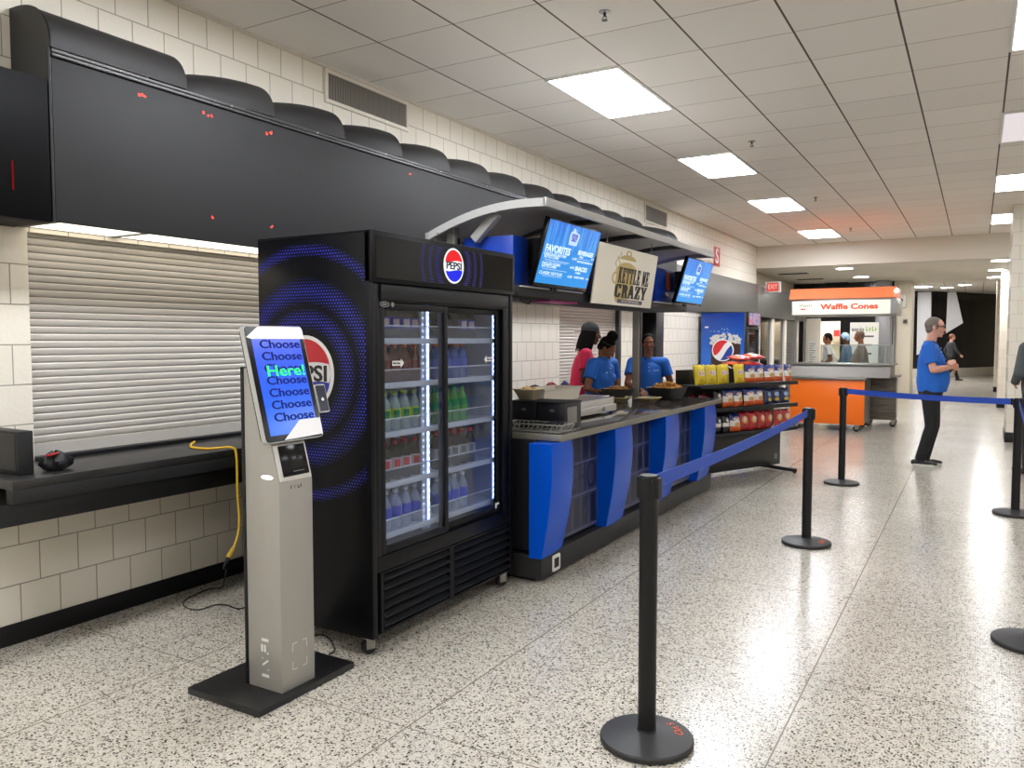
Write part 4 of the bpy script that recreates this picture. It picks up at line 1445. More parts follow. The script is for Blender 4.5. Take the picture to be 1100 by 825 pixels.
# ------------------------------------------------------------------ menu screens
def menu_tv(y0, y1, xb, zb, label, full, xw):
    t = thing('menu_screen', label, 'screen', (xb, (y0 + y1) / 2, zb), group='menu screens')
    v = Vector((.128, 0, .425)).normalized()
    W, Hh = y1 - y0, .446
    n = Y3.cross(v)
    O = Vector((xb, y0, zb))
    P = lambda a, b, c=0.0: O + Y3 * a + v * b + n * c
    MB().prism([(0, 0), (W, 0), (W, Hh), (0, Hh)], P(0, 0, -.035), Y3, v, n * .035).build('case', M_blackg, t, world=True, bevel=.003)
    k = NT('menu_screen_picture' + ('' if full else '_far'))
    tc, p = k.pos()
    gz = k.math('DIVIDE', k.math('SUBTRACT', p.outputs[2], zb), .42)
    wv = k.n('ShaderNodeTexNoise')
    cb = k.n('ShaderNodeCombineXYZ')
    k.l(k.math('MULTIPLY', p.outputs[1], 55.0), cb.inputs[0])
    k.l(k.math('MULTIPLY', p.outputs[2], 3.0), cb.inputs[1])
    wv.inputs['Scale'].default_value = 1.0
    k.l(cb.outputs[0], wv.inputs['Vector'])
    st = k.math('MULTIPLY', k.math('GREATER_THAN', gz, .60), k.math('MULTIPLY', k.math('GREATER_THAN', wv.outputs['Fac'], .55), .8))
    c = k.ramp(gz, [(0, lin((48, 148, 226))), (.55, lin((46, 140, 226))), (1, lin((46, 110, 214)))])
    c = k.mix(st, c, lin((92, 168, 240)))
    k.b.inputs['Base Color'].default_value = (0, 0, 0, 1)
    k.b.inputs['Roughness'].default_value = .2
    k.l(c, k.b.inputs['Emission Color'])
    k.b.inputs['Emission Strength'].default_value = .95
    MB().prism([(.012, .022), (W - .012, .022), (W - .012, Hh - .010), (.012, Hh - .010)], P(0, 0, .0004), Y3, v, n * .001).build('picture', k.m, t, world=True, smooth=0)
    s = t.children[1]
    w = em('menu_white', (214, 238, 255), 1.0)
    m = MB()
    T = lambda a, b, tx, wd, h, bold=.01: fit_text(m, tx, P(W * a, Hh * b, .0022), Y3, v, wd * W, h, bold)
    T(.27, .565, 'FAVORITES', .44, .046, .05)
    m.build('heading_lettering', w, s, world=True, smooth=0)
    m = MB()
    T(.245, .485, 'CHOCOLATE BUTTERY', .40, .018)
    T(.19, .445, 'KETTLE CORN', .25, .018)
    m.build('menu_lettering', w, s, world=True, smooth=0)
    m = MB()
    T(.22, .345, 'PULLED PORK', .32, .018)
    T(.19, .305, 'KETTLE CHIPS', .25, .018)
    m.build('menu_lettering', w, s, world=True, smooth=0)
    m = MB()
    T(.25, .205, 'CLASSIC KETTLES', .40, .020)
    m.build('menu_lettering', w, s, world=True, smooth=0)
    m = MB()
    T(.60, .485, '5.50', .08, .016)
    T(.60, .345, '4.50', .08, .016)
    T(.60, .20, '6.50', .08, .016)
    m.build('price_lettering', w, s, world=True, smooth=0)
    m = MB()
    T(.79, .59, 'BEVERAGES', .30, .030, .05)
    T(.72, .53, 'SODA', .07, .013)
    T(.79, .455, 'BOTTLED WATER', .25, .014)
    T(.95, .53, '5.0', .05, .013)
    T(.95, .455, '4.5', .05, .013)
    T(.78, .34, 'SNACKS', .24, .030, .05)
    T(.735, .275, 'CHIPS', .10, .014)
    T(.78, .205, 'CANDY BARS', .20, .014)
    T(.95, .205, '3.5', .05, .013)
    for (a, b, wd) in ((.30, .405, .46), (.30, .385, .40), (.30, .265, .44), (.28, .165, .34), (.78, .50, .26)):
        q = P(W * a, Hh * b, .0018)
        m.obx(q, Y3 * (W * wd / 2), v * .0012, n * .0003)
    m.build('drinks_lettering', w, s, world=True, smooth=0)
    # jug emblem
    m = MB()
    q = [(-.062, -.055), (.062, -.055), (.075, .0), (.072, .028), (.02, .034), (-.03, .066), (-.042, .040), (-.066, .030), (-.072, .0)]
    if not full:
        q = [(a * .85, b) for a, b in q]
    m.prism(q, P(W * .50, Hh * .80, .0012), Y3, v, n * .0006)
    e = m.build('menu_emblem', em('menu_emblem', (196, 222, 255), .95), s, world=True, smooth=0)
    m = MB()
    fit_text(m, 'KETTLE ME', P(W * .5, Hh * .825, .0026), Y3, v, .085, .021, .03)
    fit_text(m, 'CRAZY', P(W * .5, Hh * .765, .0026), Y3, v, .085, .026, .04)
    m.build('emblem_lettering', em('menu_purple', (80, 84, 200), .9), e, world=True, smooth=0)
    # mount
    for yy in ((.28, .72) if full else (.52, .72)):
        m = MB()
        a = P(W * yy, .10, -.036)
        b = P(W * yy, .36, -.036)
        m.obx(((a.x + xw) / 2, a.y, (a.z + b.z) / 2), ((a.x - xw) / 2 + .012, 0, 0), (0, .02, 0), (0, 0, .10))
        m.build('mount', M_blackm, t, world=True)
    m = MB()
    m.bx(xb - .02, xb - .004, y0 + W * .35, y0 + W * .38, zb - .02, zb).bx(xb - .02, xb - .004, y0 + W * .41, y0 + W * .44, zb - .02, zb)
    m.build('sensor', M_blackm, t, world=True)
    return t
menu_tv(4.52, 5.33, -2.49, 1.872, 'blue menu screen beside the soda cooler, tilted toward the aisle', True, -2.64)
menu_tv(7.22, 8.03, -2.455, 1.862, 'blue menu screen at the far end of the counter, past the hanging sign', False, -2.585)

# ------------------------------------------------------------------ hanging sign
sy0, sy1, sx, sz = 5.45, 6.70, -2.50, 1.795
t = thing('hanging_sign', 'cream hanging sign with bold black lettering over a tan kettle', 'sign', (sx, 6.07, sz))
v = Vector((.066, 0, .452)).normalized()
n = Y3.cross(v)
SW, SHh = sy1 - sy0, .458
P = lambda a, b, c=0.0: Vector((sx, sy0, sz)) + Y3 * a * SW + v * b * SHh + n * c
bd = MB().prism([(0, 0), (SW, 0), (SW, SHh), (0, SHh)], P(0, 0, -.012), Y3, v, n * .012).build('board', pm('sign_cream', (238, 232, 218), .5), t, world=True, bevel=.002)
M_tan = pm('sign_tan', (198, 176, 116), .55)
def poly(mb, pts, c):
    mb.prism([(a * SW, b * SHh) for a, b in pts], P(0, 0, c), Y3, v, n * .0006)
m = MB()
ke = []
for i in range(25):
    a = PI * i / 24
    ke.append((.475 + .165 * math.cos(a), .60 + .16 * math.sin(a)))
poly(m, ke, .0004)
poly(m, [(.31, .60), (.64, .60), (.60, .30), (.52, .055), (.36, .055), (.32, .16)], .0004)
lid = [(.475 + .135 * math.cos(PI * i / 16), .80 + .085 * math.sin(PI * i / 16)) for i in range(17)]
poly(m, lid, .0004)
for i in range(16):
    a0, a1 = 2 * PI * i / 16, 2 * PI * (i + 1) / 16
    poly(m, [(.475 + .045 * math.cos(a0), .915 + .055 * math.sin(a0)), (.475 + .045 * math.cos(a1), .915 + .055 * math.sin(a1)), (.475 + .025 * math.cos(a1), .915 + .032 * math.sin(a1)), (.475 + .025 * math.cos(a0), .915 + .032 * math.sin(a0))], .0004)
for i in range(10):
    a0, a1 = PI * .5 + PI * i / 10, PI * .5 + PI * (i + 1) / 10
    poly(m, [(.31 + .06 * math.cos(a0), .47 + .11 * math.sin(a0)), (.31 + .06 * math.cos(a1), .47 + .11 * math.sin(a1)), (.31 + .035 * math.cos(a1), .47 + .07 * math.sin(a1)), (.31 + .035 * math.cos(a0), .47 + .07 * math.sin(a0))], .0004)
for dx in (0, .04):
    for i in range(12):
        q0, q1 = i / 12, (i + 1) / 12
        f = lambda q: (.335 - dx + .014 * math.sin(q * 9), .66 + .26 * q - dx * 2)
        a, b = f(q0), f(q1)
        poly(m, [(a[0] - .006, a[1]), (a[0] + .006, a[1]), (b[0] + .006, b[1]), (b[0] - .006, b[1])], .0004)
m.build('kettle_print', M_tan, bd, world=True, smooth=0)
# slab-serif capitals from strokes; unit box 1 x 1
SLAB = {
 'K': [[(.04, 0), (.48, 0), (.48, .09), (.38, .09), (.38, .91), (.48, .91), (.48, 1), (.04, 1), (.04, .91), (.12, .91), (.12, .09), (.04, .09)], [(.36, .40), (.62, 1), (.92, 1), (.92, .91), (.84, .91), (.52, .34)], [(.40, .56), (.70, 0), (.98, 0), (.98, .09), (.90, .09), (.56, .66)]],
 'E': [[(.06, 0), (.92, 0), (.92, .30), (.80, .30), (.72, .10), (.46, .10), (.46, .90), (.72, .90), (.80, .70), (.92, .70), (.92, 1), (.06, 1), (.06, .91), (.16, .91), (.16, .09), (.06, .09)], [(.44, .44), (.62, .44), (.62, .36), (.72, .36), (.72, .64), (.62, .64), (.62, .56), (.44, .56)]],
 'T': [[(.28, 0), (.72, 0), (.72, .09), (.64, .09), (.64, .90), (.82, .90), (.88, .68), (.98, .68), (.98, 1), (.02, 1), (.02, .68), (.12, .68), (.18, .90), (.36, .90), (.36, .09), (.28, .09)]],
 'L': [[(.06, 0), (.94, 0), (.94, .34), (.82, .34), (.74, .10), (.48, .10), (.48, .91), (.58, .91), (.58, 1), (.06, 1), (.06, .91), (.18, .91), (.18, .09), (.06, .09)]],
 'M': [[(.02, 0), (.34, 0), (.34, .09), (.27, .09), (.27, .74), (.46, .12), (.56, .12), (.73, .74), (.73, .09), (.66, .09), (.66, 0), (.98, 0), (.98, .09), (.92, .09), (.92, .91), (.98, .91), (.98, 1), (.68, 1), (.51, .48), (.34, 1), (.02, 1), (.02, .91), (.09, .91), (.09, .09), (.02, .09)]],
 'C': [[(.34, 0), (.70, 0), (.90, .10), (.96, .34), (.66, .34), (.62, .14), (.48, .12), (.40, .22), (.40, .78), (.48, .88), (.62, .86), (.66, .68), (.94, .68), (.94, 1), (.84, 1), (.80, .95), (.70, 1), (.34, 1), (.10, .86), (.06, .66), (.06, .34), (.10, .14)]],
 'R': [[(.04, 0), (.48, 0), (.48, .09), (.40, .09), (.40, .42), (.52, .42), (.62, .30), (.64, 0), (.98, 0), (.98, .09), (.92, .09), (.88, .36), (.76, .47), (.90, .60), (.92, .80), (.80, .95), (.62, 1), (.04, 1), (.04, .91), (.13, .91), (.13, .09), (.04, .09)]],
 'A': [[(.0, 0), (.36, 0), (.36, .09), (.28, .09), (.33, .26), (.60, .26), (.64, .09), (.56, .09), (.56, 0), (1, 0), (1, .09), (.93, .09), (.68, 1), (.32, 1), (.07, .09), (0, .09)]],
 'Z': [[(.06, 0), (.94, 0), (.94, .36), (.82, .36), (.74, .11), (.48, .11), (.94, .90), (.94, 1), (.08, 1), (.08, .66), (.20, .66), (.28, .89), (.52, .89), (.06, .10)]],
 'Y': [[(.28, 0), (.74, 0), (.74, .09), (.65, .09), (.65, .40), (.93, .91), (1, .91), (1, 1), (.62, 1), (.62, .91), (.68, .91), (.54, .58), (.38, .91), (.45, .91), (.45, 1), (0, 1), (0, .91), (.07, .91), (.37, .40), (.37, .09), (.28, .09)]]}
def slab_word(mb, word, a0, a1, b0, b1, c):
    k = len(word) - .45 * word.count(' ')
    cw = (a1 - a0) / k
    x = a0
    for ch in word:
        if ch == ' ':
            x += cw * .55
            continue
        for st in SLAB[ch]:
            for e in (-.035, 0, .035):
                mb.prism([((x + (p * .93 + .035 + e) * cw * .98) * SW, (b0 + q * (b1 - b0)) * SHh) for p, q in st], P(0, 0, c + e * .002), Y3, v, n * .0008)
        x += cw
m = MB()
slab_word(m, 'KETTLE ME', .345, .885, .395, .665, .0014)
slab_word(m, 'CRAZY', .315, .875, .14, .375, .0014)
m.build('sign_lettering', pm('sign_black', (26, 24, 26), .55), bd, world=True, smooth=0)
m = MB()
poly(m, [(.385, .045), (.815, .045), (.815, .115), (.385, .115)], .0014)
bn = m.build('sign_banner', pm('banner_slate', (88, 84, 104), .55), bd, world=True, smooth=0)
m = MB()
fit_text(m, 'KETTLE CHIP NACHOS', P(.60, .080, .0028), Y3, v, SW * .30, .018, .02)
m.build('banner_lettering', pm('banner_text', (206, 200, 196), .55), bn, world=True, smooth=0)
m = MB()
for a in (.12, .88):
    q = P(a, 1, -.006)
    m.tube([P(a, .99, -.006), (q.x + .0, q.y, q.z + .10)], .004, 6)
m.build('hanger', M_steel, t, world=True)

# ================================================================== things on the counter
Zc = CZ + .0012
def tray_box(o, lx, ly, h, name, label, cat, mat, flare=.02, wall=.006, rim=.012, group=None):
    """open-topped pan with flared walls"""
    t = thing(name, label, cat, o, group=group)
    m = MB()
    a, b = lx / 2, ly / 2
    q = [(a - flare, b - flare, 0), (a, b, h), (a + rim, b + rim, h), (a + rim, b + rim, h - .006), (a - .001 + 0, b - .001, h - .012)]
    outer = [(a - flare, b - flare, 0.0), (a - .0005, b - .0005, h - .007), (a + rim, b + rim, h - .007), (a + rim, b + rim, h), (a - wall, b - wall, h), (a - flare - wall, b - flare - wall, wall)]
    vs, fs = [], []
    for x, y, z in outer:
        vs += [(-x, -y, z), (x, -y, z), (x, y, z), (-x, y, z)]
    for k in range(len(outer) - 1):
        for i in range(4):
            j = (i + 1) % 4
            fs.append((k * 4 + i, k * 4 + j, (k + 1) * 4 + j, (k + 1) * 4 + i))
    fs.append((3, 2, 1, 0))
    e = (len(outer) - 1) * 4
    fs.append((e, e + 1, e + 2, e + 3))
    m.add(vs, fs)
    m.build('pan', mat, t, bevel=.004, seg=1)
    return t
# black condiment bins
for i, (x, y) in enumerate(((-2.645, 4.80), (-2.43, 4.80))):
    t = thing('condiment_bin', ['black counter bin half hidden behind the soda cooler edge', 'black counter bin with a silver end panel'][i], 'bin', (x, y, Zc), group='black counter bins')
    w = .10
    m = MB()
    m.bx(-w, w, -.125, .125, 0, .165)
    m.build('body', pm('bin_black', (19, 20, 26), .4), t, bevel=.006)
    MB().bx(-w - .004, w + .004, -.13, .13, .166, .176).build('lid', M_blackm, t, bevel=.003)
    m = MB()
    m.bx(-.012, .022, -.1265, -.1255, .112, .118).bx(-.010, .020, -.1265, -.1255, .122, .127)
    m.build('maker_mark', pm('mark_grey', (120, 122, 130), .5), t, smooth=0)
    if i:
        MB().bx(w, w + .004, -.09, .05, .03, .14).build('end_panel', M_steel, t, bevel=.001)
# wire basket with black utensils
t = thing('wire_basket', 'low wire basket of black utensils at the counter corner', 'basket', (-2.45, 4.52, Zc))
m = MB()
bx_, by_ = .20, .085
for z in (.006, .05):
    k = 1 + z * 1.2
    m.tube([(-bx_ * k, -by_ * k, z), (bx_ * k, -by_ * k, z), (bx_ * k, by_ * k, z), (-bx_ * k, by_ * k, z), (-bx_ * k, -by_ * k, z)], .0045, 6)
for i in range(13):
    x = -bx_ + 2 * bx_ * i / 12
    for s in (-1, 1):
        m.tube([(x, s * by_, .006), (x + .022, s * by_ * 1.06, .05)], .004, 5)
for i in range(6):
    y = -by_ + 2 * by_ * i / 5
    for s in (-1, 1):
        m.tube([(s * bx_, y, .006), (s * bx_ * 1.06, y, .05)], .004, 5)
    m.tube([(-bx_, y, .006), (bx_, y, .006)], .003, 5)
m.build('wire_frame', pm('wire_white', (150, 148, 140), .35, .4), t)
for i in range(6):
    u = thing('utensil', 'black plastic serving tool in the wire basket, ' + ['lower layer by the counter edge', 'lower layer in the middle', 'lower layer by the bins', 'upper layer by the counter edge', 'upper layer in the middle', 'upper layer by the bins'][i], 'utensil', (-2.45 + random.uniform(-.05, .05), 4.475 + .046 * (i % 3), Zc + .022 + .020 * (i // 3)), random.uniform(-.08, .08), group='black serving tools')
    m = MB()
    m.tube([(-.10, 0, .0), (-.02, 0, .006), (.05, .004, .008)], [.007, .006, .007], 6)
    m.build('handle', M_blackm, u)
    MB().ell((.085, .004, .016), (.05, .022, .009), 12, 6).build('head', M_black, u)
# paper baskets of food behind the bins
t = tray_box((-2.665, 4.79, Zc + .178), .17, .15, .075, 'paper_tray', 'crumpled paper food tray on top of the black bins', 'tray', pm('kraft_pale', (206, 192, 162), .7), .035, .004, .004)
m = MB()
for i in range(14):
    m.ell((random.uniform(-.04, .04), random.uniform(-.03, .03), .045 + random.uniform(0, .03)), (.024, .020, .014), 8, 6, Euler((random.random(), random.random(), random.random() * 6)).to_matrix())
m.build('food', pm('bread', (206, 170, 104), .7, noise=.2, nscale=30), t)
# warmer and pans
t = thing('food_warmer', 'low stainless food warmer with a round knob on the counter', 'warmer', (-2.68, 5.55, Zc))
m = MB()
M_ws = pm('warmer_steel', (205, 203, 198), .3, .55)
m.bx(-.16, .15, -.40, .42, .02, .125)
m.build('body', M_ws, t, bevel=.006)
MB().bx(.15, .172, -.40, .42, .022, .075).build('control_panel', M_ws, t, bevel=.004)
MB().cyl((.172, .16, .05), (.186, .16, .05), .018, 18).build('knob', M_alu, t, bevel=.002)
for x, y in ((-.12, -.36), (.13, -.36), (-.12, .37), (.15, .36)):
    MB().cone((x, y, 0), (x, y, .022), .018, .014, 12).build('foot', M_rubber, t)
M_pan1 = pm('pan_beige', (208, 202, 186), .4)
tray_box((-2.80, 5.36, Zc + .127), .24, .62, .10, 'food_pan', 'long beige food pan on the warmer', 'pan', M_pan1, .02)
tray_box((-2.78, 6.08, Zc + .002 + .0), .22, .16, .12, 'steel_pan', 'deep steel pan at the far end of the warmer', 'pan', M_ws, .015)
# kraft paper boats
M_kraft = pm('kraft_board', (196, 176, 136), .75)
for i, (px, py) in enumerate(((666, 433.3), (696, 433.8))):
    c = onz(px, py - 1, CZ)
    t = tray_box((c.x, c.y, Zc), .17, .23, .052, 'paper_boat', ['kraft paper boat on the counter, next to the deep steel pan', 'kraft paper boat on the counter, in front of the black bowl'][i], 'tray', M_kraft, .045, .004, .003, 'kraft paper boats')
    t.rotation_euler = (0, 0, .12 - .2 * i)
# black bowls heaped with chips
def bowl(x, y, rx, ry, h, label):
    t = thing('serving_bowl', label, 'bowl', (x, y, Zc), group='black serving bowls')
    m = MB()
    def prof(u, v):
        a = 2 * PI * u
        # v 0..1: outside bottom to rim, rim to inside bottom
        if v <= .5:
            q = v / .5
            r = .62 + .38 * q ** .6
            z = h * q ** 1.15
        else:
            q = (1 - v) / .5
            r = (.60 + .37 * q ** .6)
            z = .012 + (h - .012) * q ** 1.15
        p = 4.0
        ca, sa = math.cos(a), math.sin(a)
        k = (abs(ca) ** p + abs(sa) ** p) ** (-1 / p)
        return (rx * r * k * ca, ry * r * k * sa, z)
    m.grid(prof, 40, 20)
    o = len(m.v)
    m.add([prof(i / 40, 0) for i in range(40)], [tuple(range(39, -1, -1))])
    m.add([prof(i / 40, 1) for i in range(40)], [tuple(range(40))])
    m.build('bowl_shell', pm('bowl_black', (44, 43, 44), .45), t, merge=True)
    return t
b1 = (-3.0, 7.16)
b2 = (-2.63, 7.52)
bowl(b1[0], b1[1], .135, .165, .12, 'black bowl of chips against the grey post')
bowl(b2[0], b2[1], .17, .22, .125, 'larger black bowl of chips at the far counter end')
M_chip = pm('chip_gold', (206, 158, 84), .6, noise=.25, nscale=40)
def chips(c, rx, ry, z0, hh, n, label):
    m = MB()
    for i in range(n):
        a = random.random() * 2 * PI
        q = random.random() ** .5
        x, y = c[0] + rx * q * math.cos(a), c[1] + ry * q * math.sin(a)
        z = z0 + hh * (1 - q * q) + random.uniform(-.006, .008)
        R = Euler((random.uniform(-.7, .7), random.uniform(-.7, .7), random.random() * 6)).to_matrix()
        r = random.uniform(.020, .03)
        vs = []
        for j in range(9):
            t_ = 2 * PI * j / 9
            vs.append(Vector((r * math.cos(t_), r * .8 * math.sin(t_), .007 * math.cos(2 * t_))))
        vs.append(Vector((0, 0, -.004)))
        vs = [R @ p + Vector((x, y, z)) for p in vs]
        m.add(vs, [(j, (j + 1) % 9, 9) for j in range(9)])
    # solid heap under the loose top
    m.ell((c[0], c[1], z0 - .005), (rx * .95, ry * .95, hh * .9), 20, 10)
    o = m.build('potato_chips', M_chip, None, smooth=60, recalc=False)
    return tag(o, label, 'food', kind='stuff')
chips(b2, .14, .185, CZ + .105, .055, 260, 'heap of golden kettle chips in the larger black bowl')
chips(b1, .11, .15, CZ + .095, .035, 180, 'heap of chips in the black bowl against the post')
# back counter behind the staff
t = thing('back_counter', 'black back counter below the pale shutter behind the staff', 'counter', (-3.95, 8.2, 0))
box(-4.1, -3.85, 6.9, 10.4, .86, .90).build('counter_top', M_black, t, world=True, bevel=.004)
box(-4.1, -3.88, 6.95, 10.4, .0, .86).build('counter_front', M_blackm, t, world=True)
# dark folded clothes on it
def cloth(x, y, z, lx, ly, h, name, label, mat):
    t = thing(name, label, 'clothing', (x, y, z))
    m = MB()
    ph = random.random() * 6
    def f(u, v):
        a = 2 * PI * u
        k = math.sin(PI * (.02 + .5 * v)) if v < 1 else 1
        q = 1 - v
        r = (1 - .9 * v ** 2) * (1 + .10 * math.sin(3 * a + ph) + .06 * math.sin(7 * a + ph * 2 + 3 * v))
        return (lx * r * math.cos(a), ly * r * math.sin(a), h * math.sin(PI / 2 * v) ** .6 * (1 + .25 * math.sin(2 * a + ph)))
    m.grid(f, 36, 10)
    m.add([f(i / 36, 1) for i in range(36)], [tuple(range(36))])
    m.add([f(i / 36, 0) for i in range(36)], [tuple(range(35, -1, -1))])
    m.build('fabric', mat, t, merge=True, smooth=70)
    return t
cloth(-3.96, 7.22, .905, .10, .20, .12, 'dark_jacket', 'black bundled jacket on the back counter near the cooler', pm('cloth_black', (38, 36, 38), .85))
cloth(-3.96, 7.60, .905, .08, .13, .13, 'red_jacket', 'dark red bundled cloth on the back counter', pm('cloth_red', (120, 26, 38), .85))
cloth(-3.97, 7.95, .905, .09, .14, .13, 'navy_jacket', 'navy bundled jacket on the back counter beside the red cloth', pm('cloth_navy', (32, 34, 84), .85))
# ================================================================== barrier posts
M_post_b = pm('barrier_black', (18, 18, 19), .42, spec=.35)
M_base_b = pm('barrier_base', (34, 33, 33), .5, noise=.1, nscale=12)
M_omark = pm('orange_paint', (232, 96, 44), .5)
def barrier(x, y, label, mark=0.0):
    t = thing('barrier_post', label, 'barrier', (x, y, 0), group='black barrier posts')
    MB().lathe([(.166, 0), (.175, .004), (.176, .020), (.172, .026), (.10, .040), (.052, .046), (.045, .048)], n=48).build('base', M_base_b, t, smooth=25)
    MB().cyl((0, 0, .044), (0, 0, .93), .034, 28).build('pole', M_post_b, t)
    MB().lathe([(.038, .046), (.038, .050), (.035, .053)], n=24).build('collar', M_post_b, t)
    m = MB()
    m.lathe([(.0345, .925), (.036, .93), (.036, 1.012), (.033, 1.018)], n=28)
    for a in range(4):
        c, s = math.cos(a * PI / 2), math.sin(a * PI / 2)
        m.obx((.038 * c, .038 * s, .972), (.006 * c, .006 * s, 0), (-.016 * s, .016 * c, 0), (0, 0, .038))
    m.build('belt_head', M_post_b, t, smooth=40)
    if mark is not None:
        m = MB()
        for i, ch in enumerate('SVO'):
            a = math.radians(mark - 17 * i)
            r = .118
            z = .0372
            u = Vector((math.sin(a), -math.cos(a), 0))
            v = Vector((math.cos(a), math.sin(a), -.22)).normalized()
            fit_text(m, ch, Vector((r * math.cos(a), r * math.sin(a), z + .001)), u, v, 0, .034, -.012, .001)
        m.build('painted_letters', M_omark, t, smooth=0)
    return t
def belt(parent, a, b, label_sag=.02):
    """flat webbing from post a to post b, sagging; belongs to the post it winds into"""
    a, b = Vector(a), Vector(b)
    d = (b - a)
    dn = d.normalized()
    a2, b2 = a + dn * .045, b - dn * .056
    sd = dn.cross(Z3) * .0012
    m = MB()
    N = 20
    vs = []
    for i in range(N + 1):
        u = i / N
        p = a2 + (b2 - a2) * u + Z3 * (-label_sag * 4 * u * (1 - u))
        for s, z in ((-1, .957), (1, .957), (1, 1.010), (-1, 1.010)):
            vs.append(p + sd * s + Z3 * z)
    fs = [(i * 4 + k, i * 4 + (k + 1) % 4, i * 4 + 4 + (k + 1) % 4, i * 4 + 4 + k) for i in range(N) for k in range(4)]
    fs += [(3, 2, 1, 0), (N * 4, N * 4 + 1, N * 4 + 2, N * 4 + 3)]
    m.add(vs, fs)
    o = m.build('belt', M_belt, parent, world=True, smooth=40)
    m = MB()
    m.obx(b2 + Z3 * .983, dn * .009, dn.cross(Z3) * .006, Z3 * .030)
    m.build('belt_clip', M_post_b, o, world=True, bevel=.002)
    return o
S1 = (-1.04, 2.79, 0)
S2 = (-1.06, 6.16, 0)
S3 = (-1.20, 8.95, 0)
S4 = (.325, 8.12, 0)
S5 = (.275, 4.66, 0)
p1 = barrier(*S1[:2], 'nearest black barrier post, standing before the blue counter with an orange mark', 62)
p2 = barrier(*S2[:2], 'black barrier post beyond the counter corner where the long blue belt ends', 10)
p3 = barrier(*S3[:2], 'black barrier post just before the orange waffle stand front', None)
p4 = barrier(*S4[:2], 'black barrier post where two belts meet beside the pale pier', 20)
p5 = barrier(*S5[:2], 'barrier post cut by the picture edge with only its base showing', None)
belt(p1, S1, S2, .02)
belt(p3, S3, S4, .012)
belt(p5, S5, S4, .04)

# ================================================================== snack rack
RD = math.atan2(.97, .44)
RO = Vector((-2.43, 8.54, 0))
rack = thing('snack_rack', 'black tiered snack rack full of chip bags at the counter end', 'rack', RO, RD)
M_rack = pm('rack_black', (21, 21, 22), .45)
RX0, RX1 = -.50, 1.14
box(RX0, RX1, .10, .125, .06, 1.20).build('back_panel', M_rack, rack, bevel=.003)
b = box(RX0 + .02, RX1 - .0, .0, .099, .07, .47).build('base_panel', pm('rack_base', (32, 31, 31), .35), rack, bevel=.004)
m = MB()
for i in range(3):
    a = RX1 - .10
    m.bx(a + .002 * i, a + .045, -.0012, -.0004, .14 + .022 * i, .152 + .022 * i)
m.bx(RX1 - .106, RX1 - .10, -.0012, -.0004, .135, .20)
m.build('base_mark', pm('mark_pale', (150, 150, 150), .5), b, smooth=0)
RSH = [1.045, .795, .525]
for z in RSH:
    s = MB()
    s.prism([(.099, z - .012), (-.225, z - .030), (-.225, z - .006), (-.215, z - .002), (.099, z - .002)], (RX0 + .01, 0, 0), Y3, Z3, (RX1 - RX0 - .02, 0, 0))
    so = s.build('shelf', M_rack, rack, smooth=0)
    m = MB()
    m.bx(RX0 + .01, RX1 - .01, -.232, -.2255, z - .032, z + .010)
    m.build('shelf_lip', M_blackm, so, bevel=.002)
for x in (RX0 + .06, RX1 - .06):
    m = MB()
    m.bx(x - .022, x + .022, -.26, .34, .012, .05)
    f = m.build('foot_bar', M_blackm, rack, bevel=.006)
    MB().cyl((x, -.24, 0), (x, -.24, .014), .018, 12).cyl((x, .32, 0), (x, .32, .014), .018, 12).build('foot_pad', M_rubber, f)
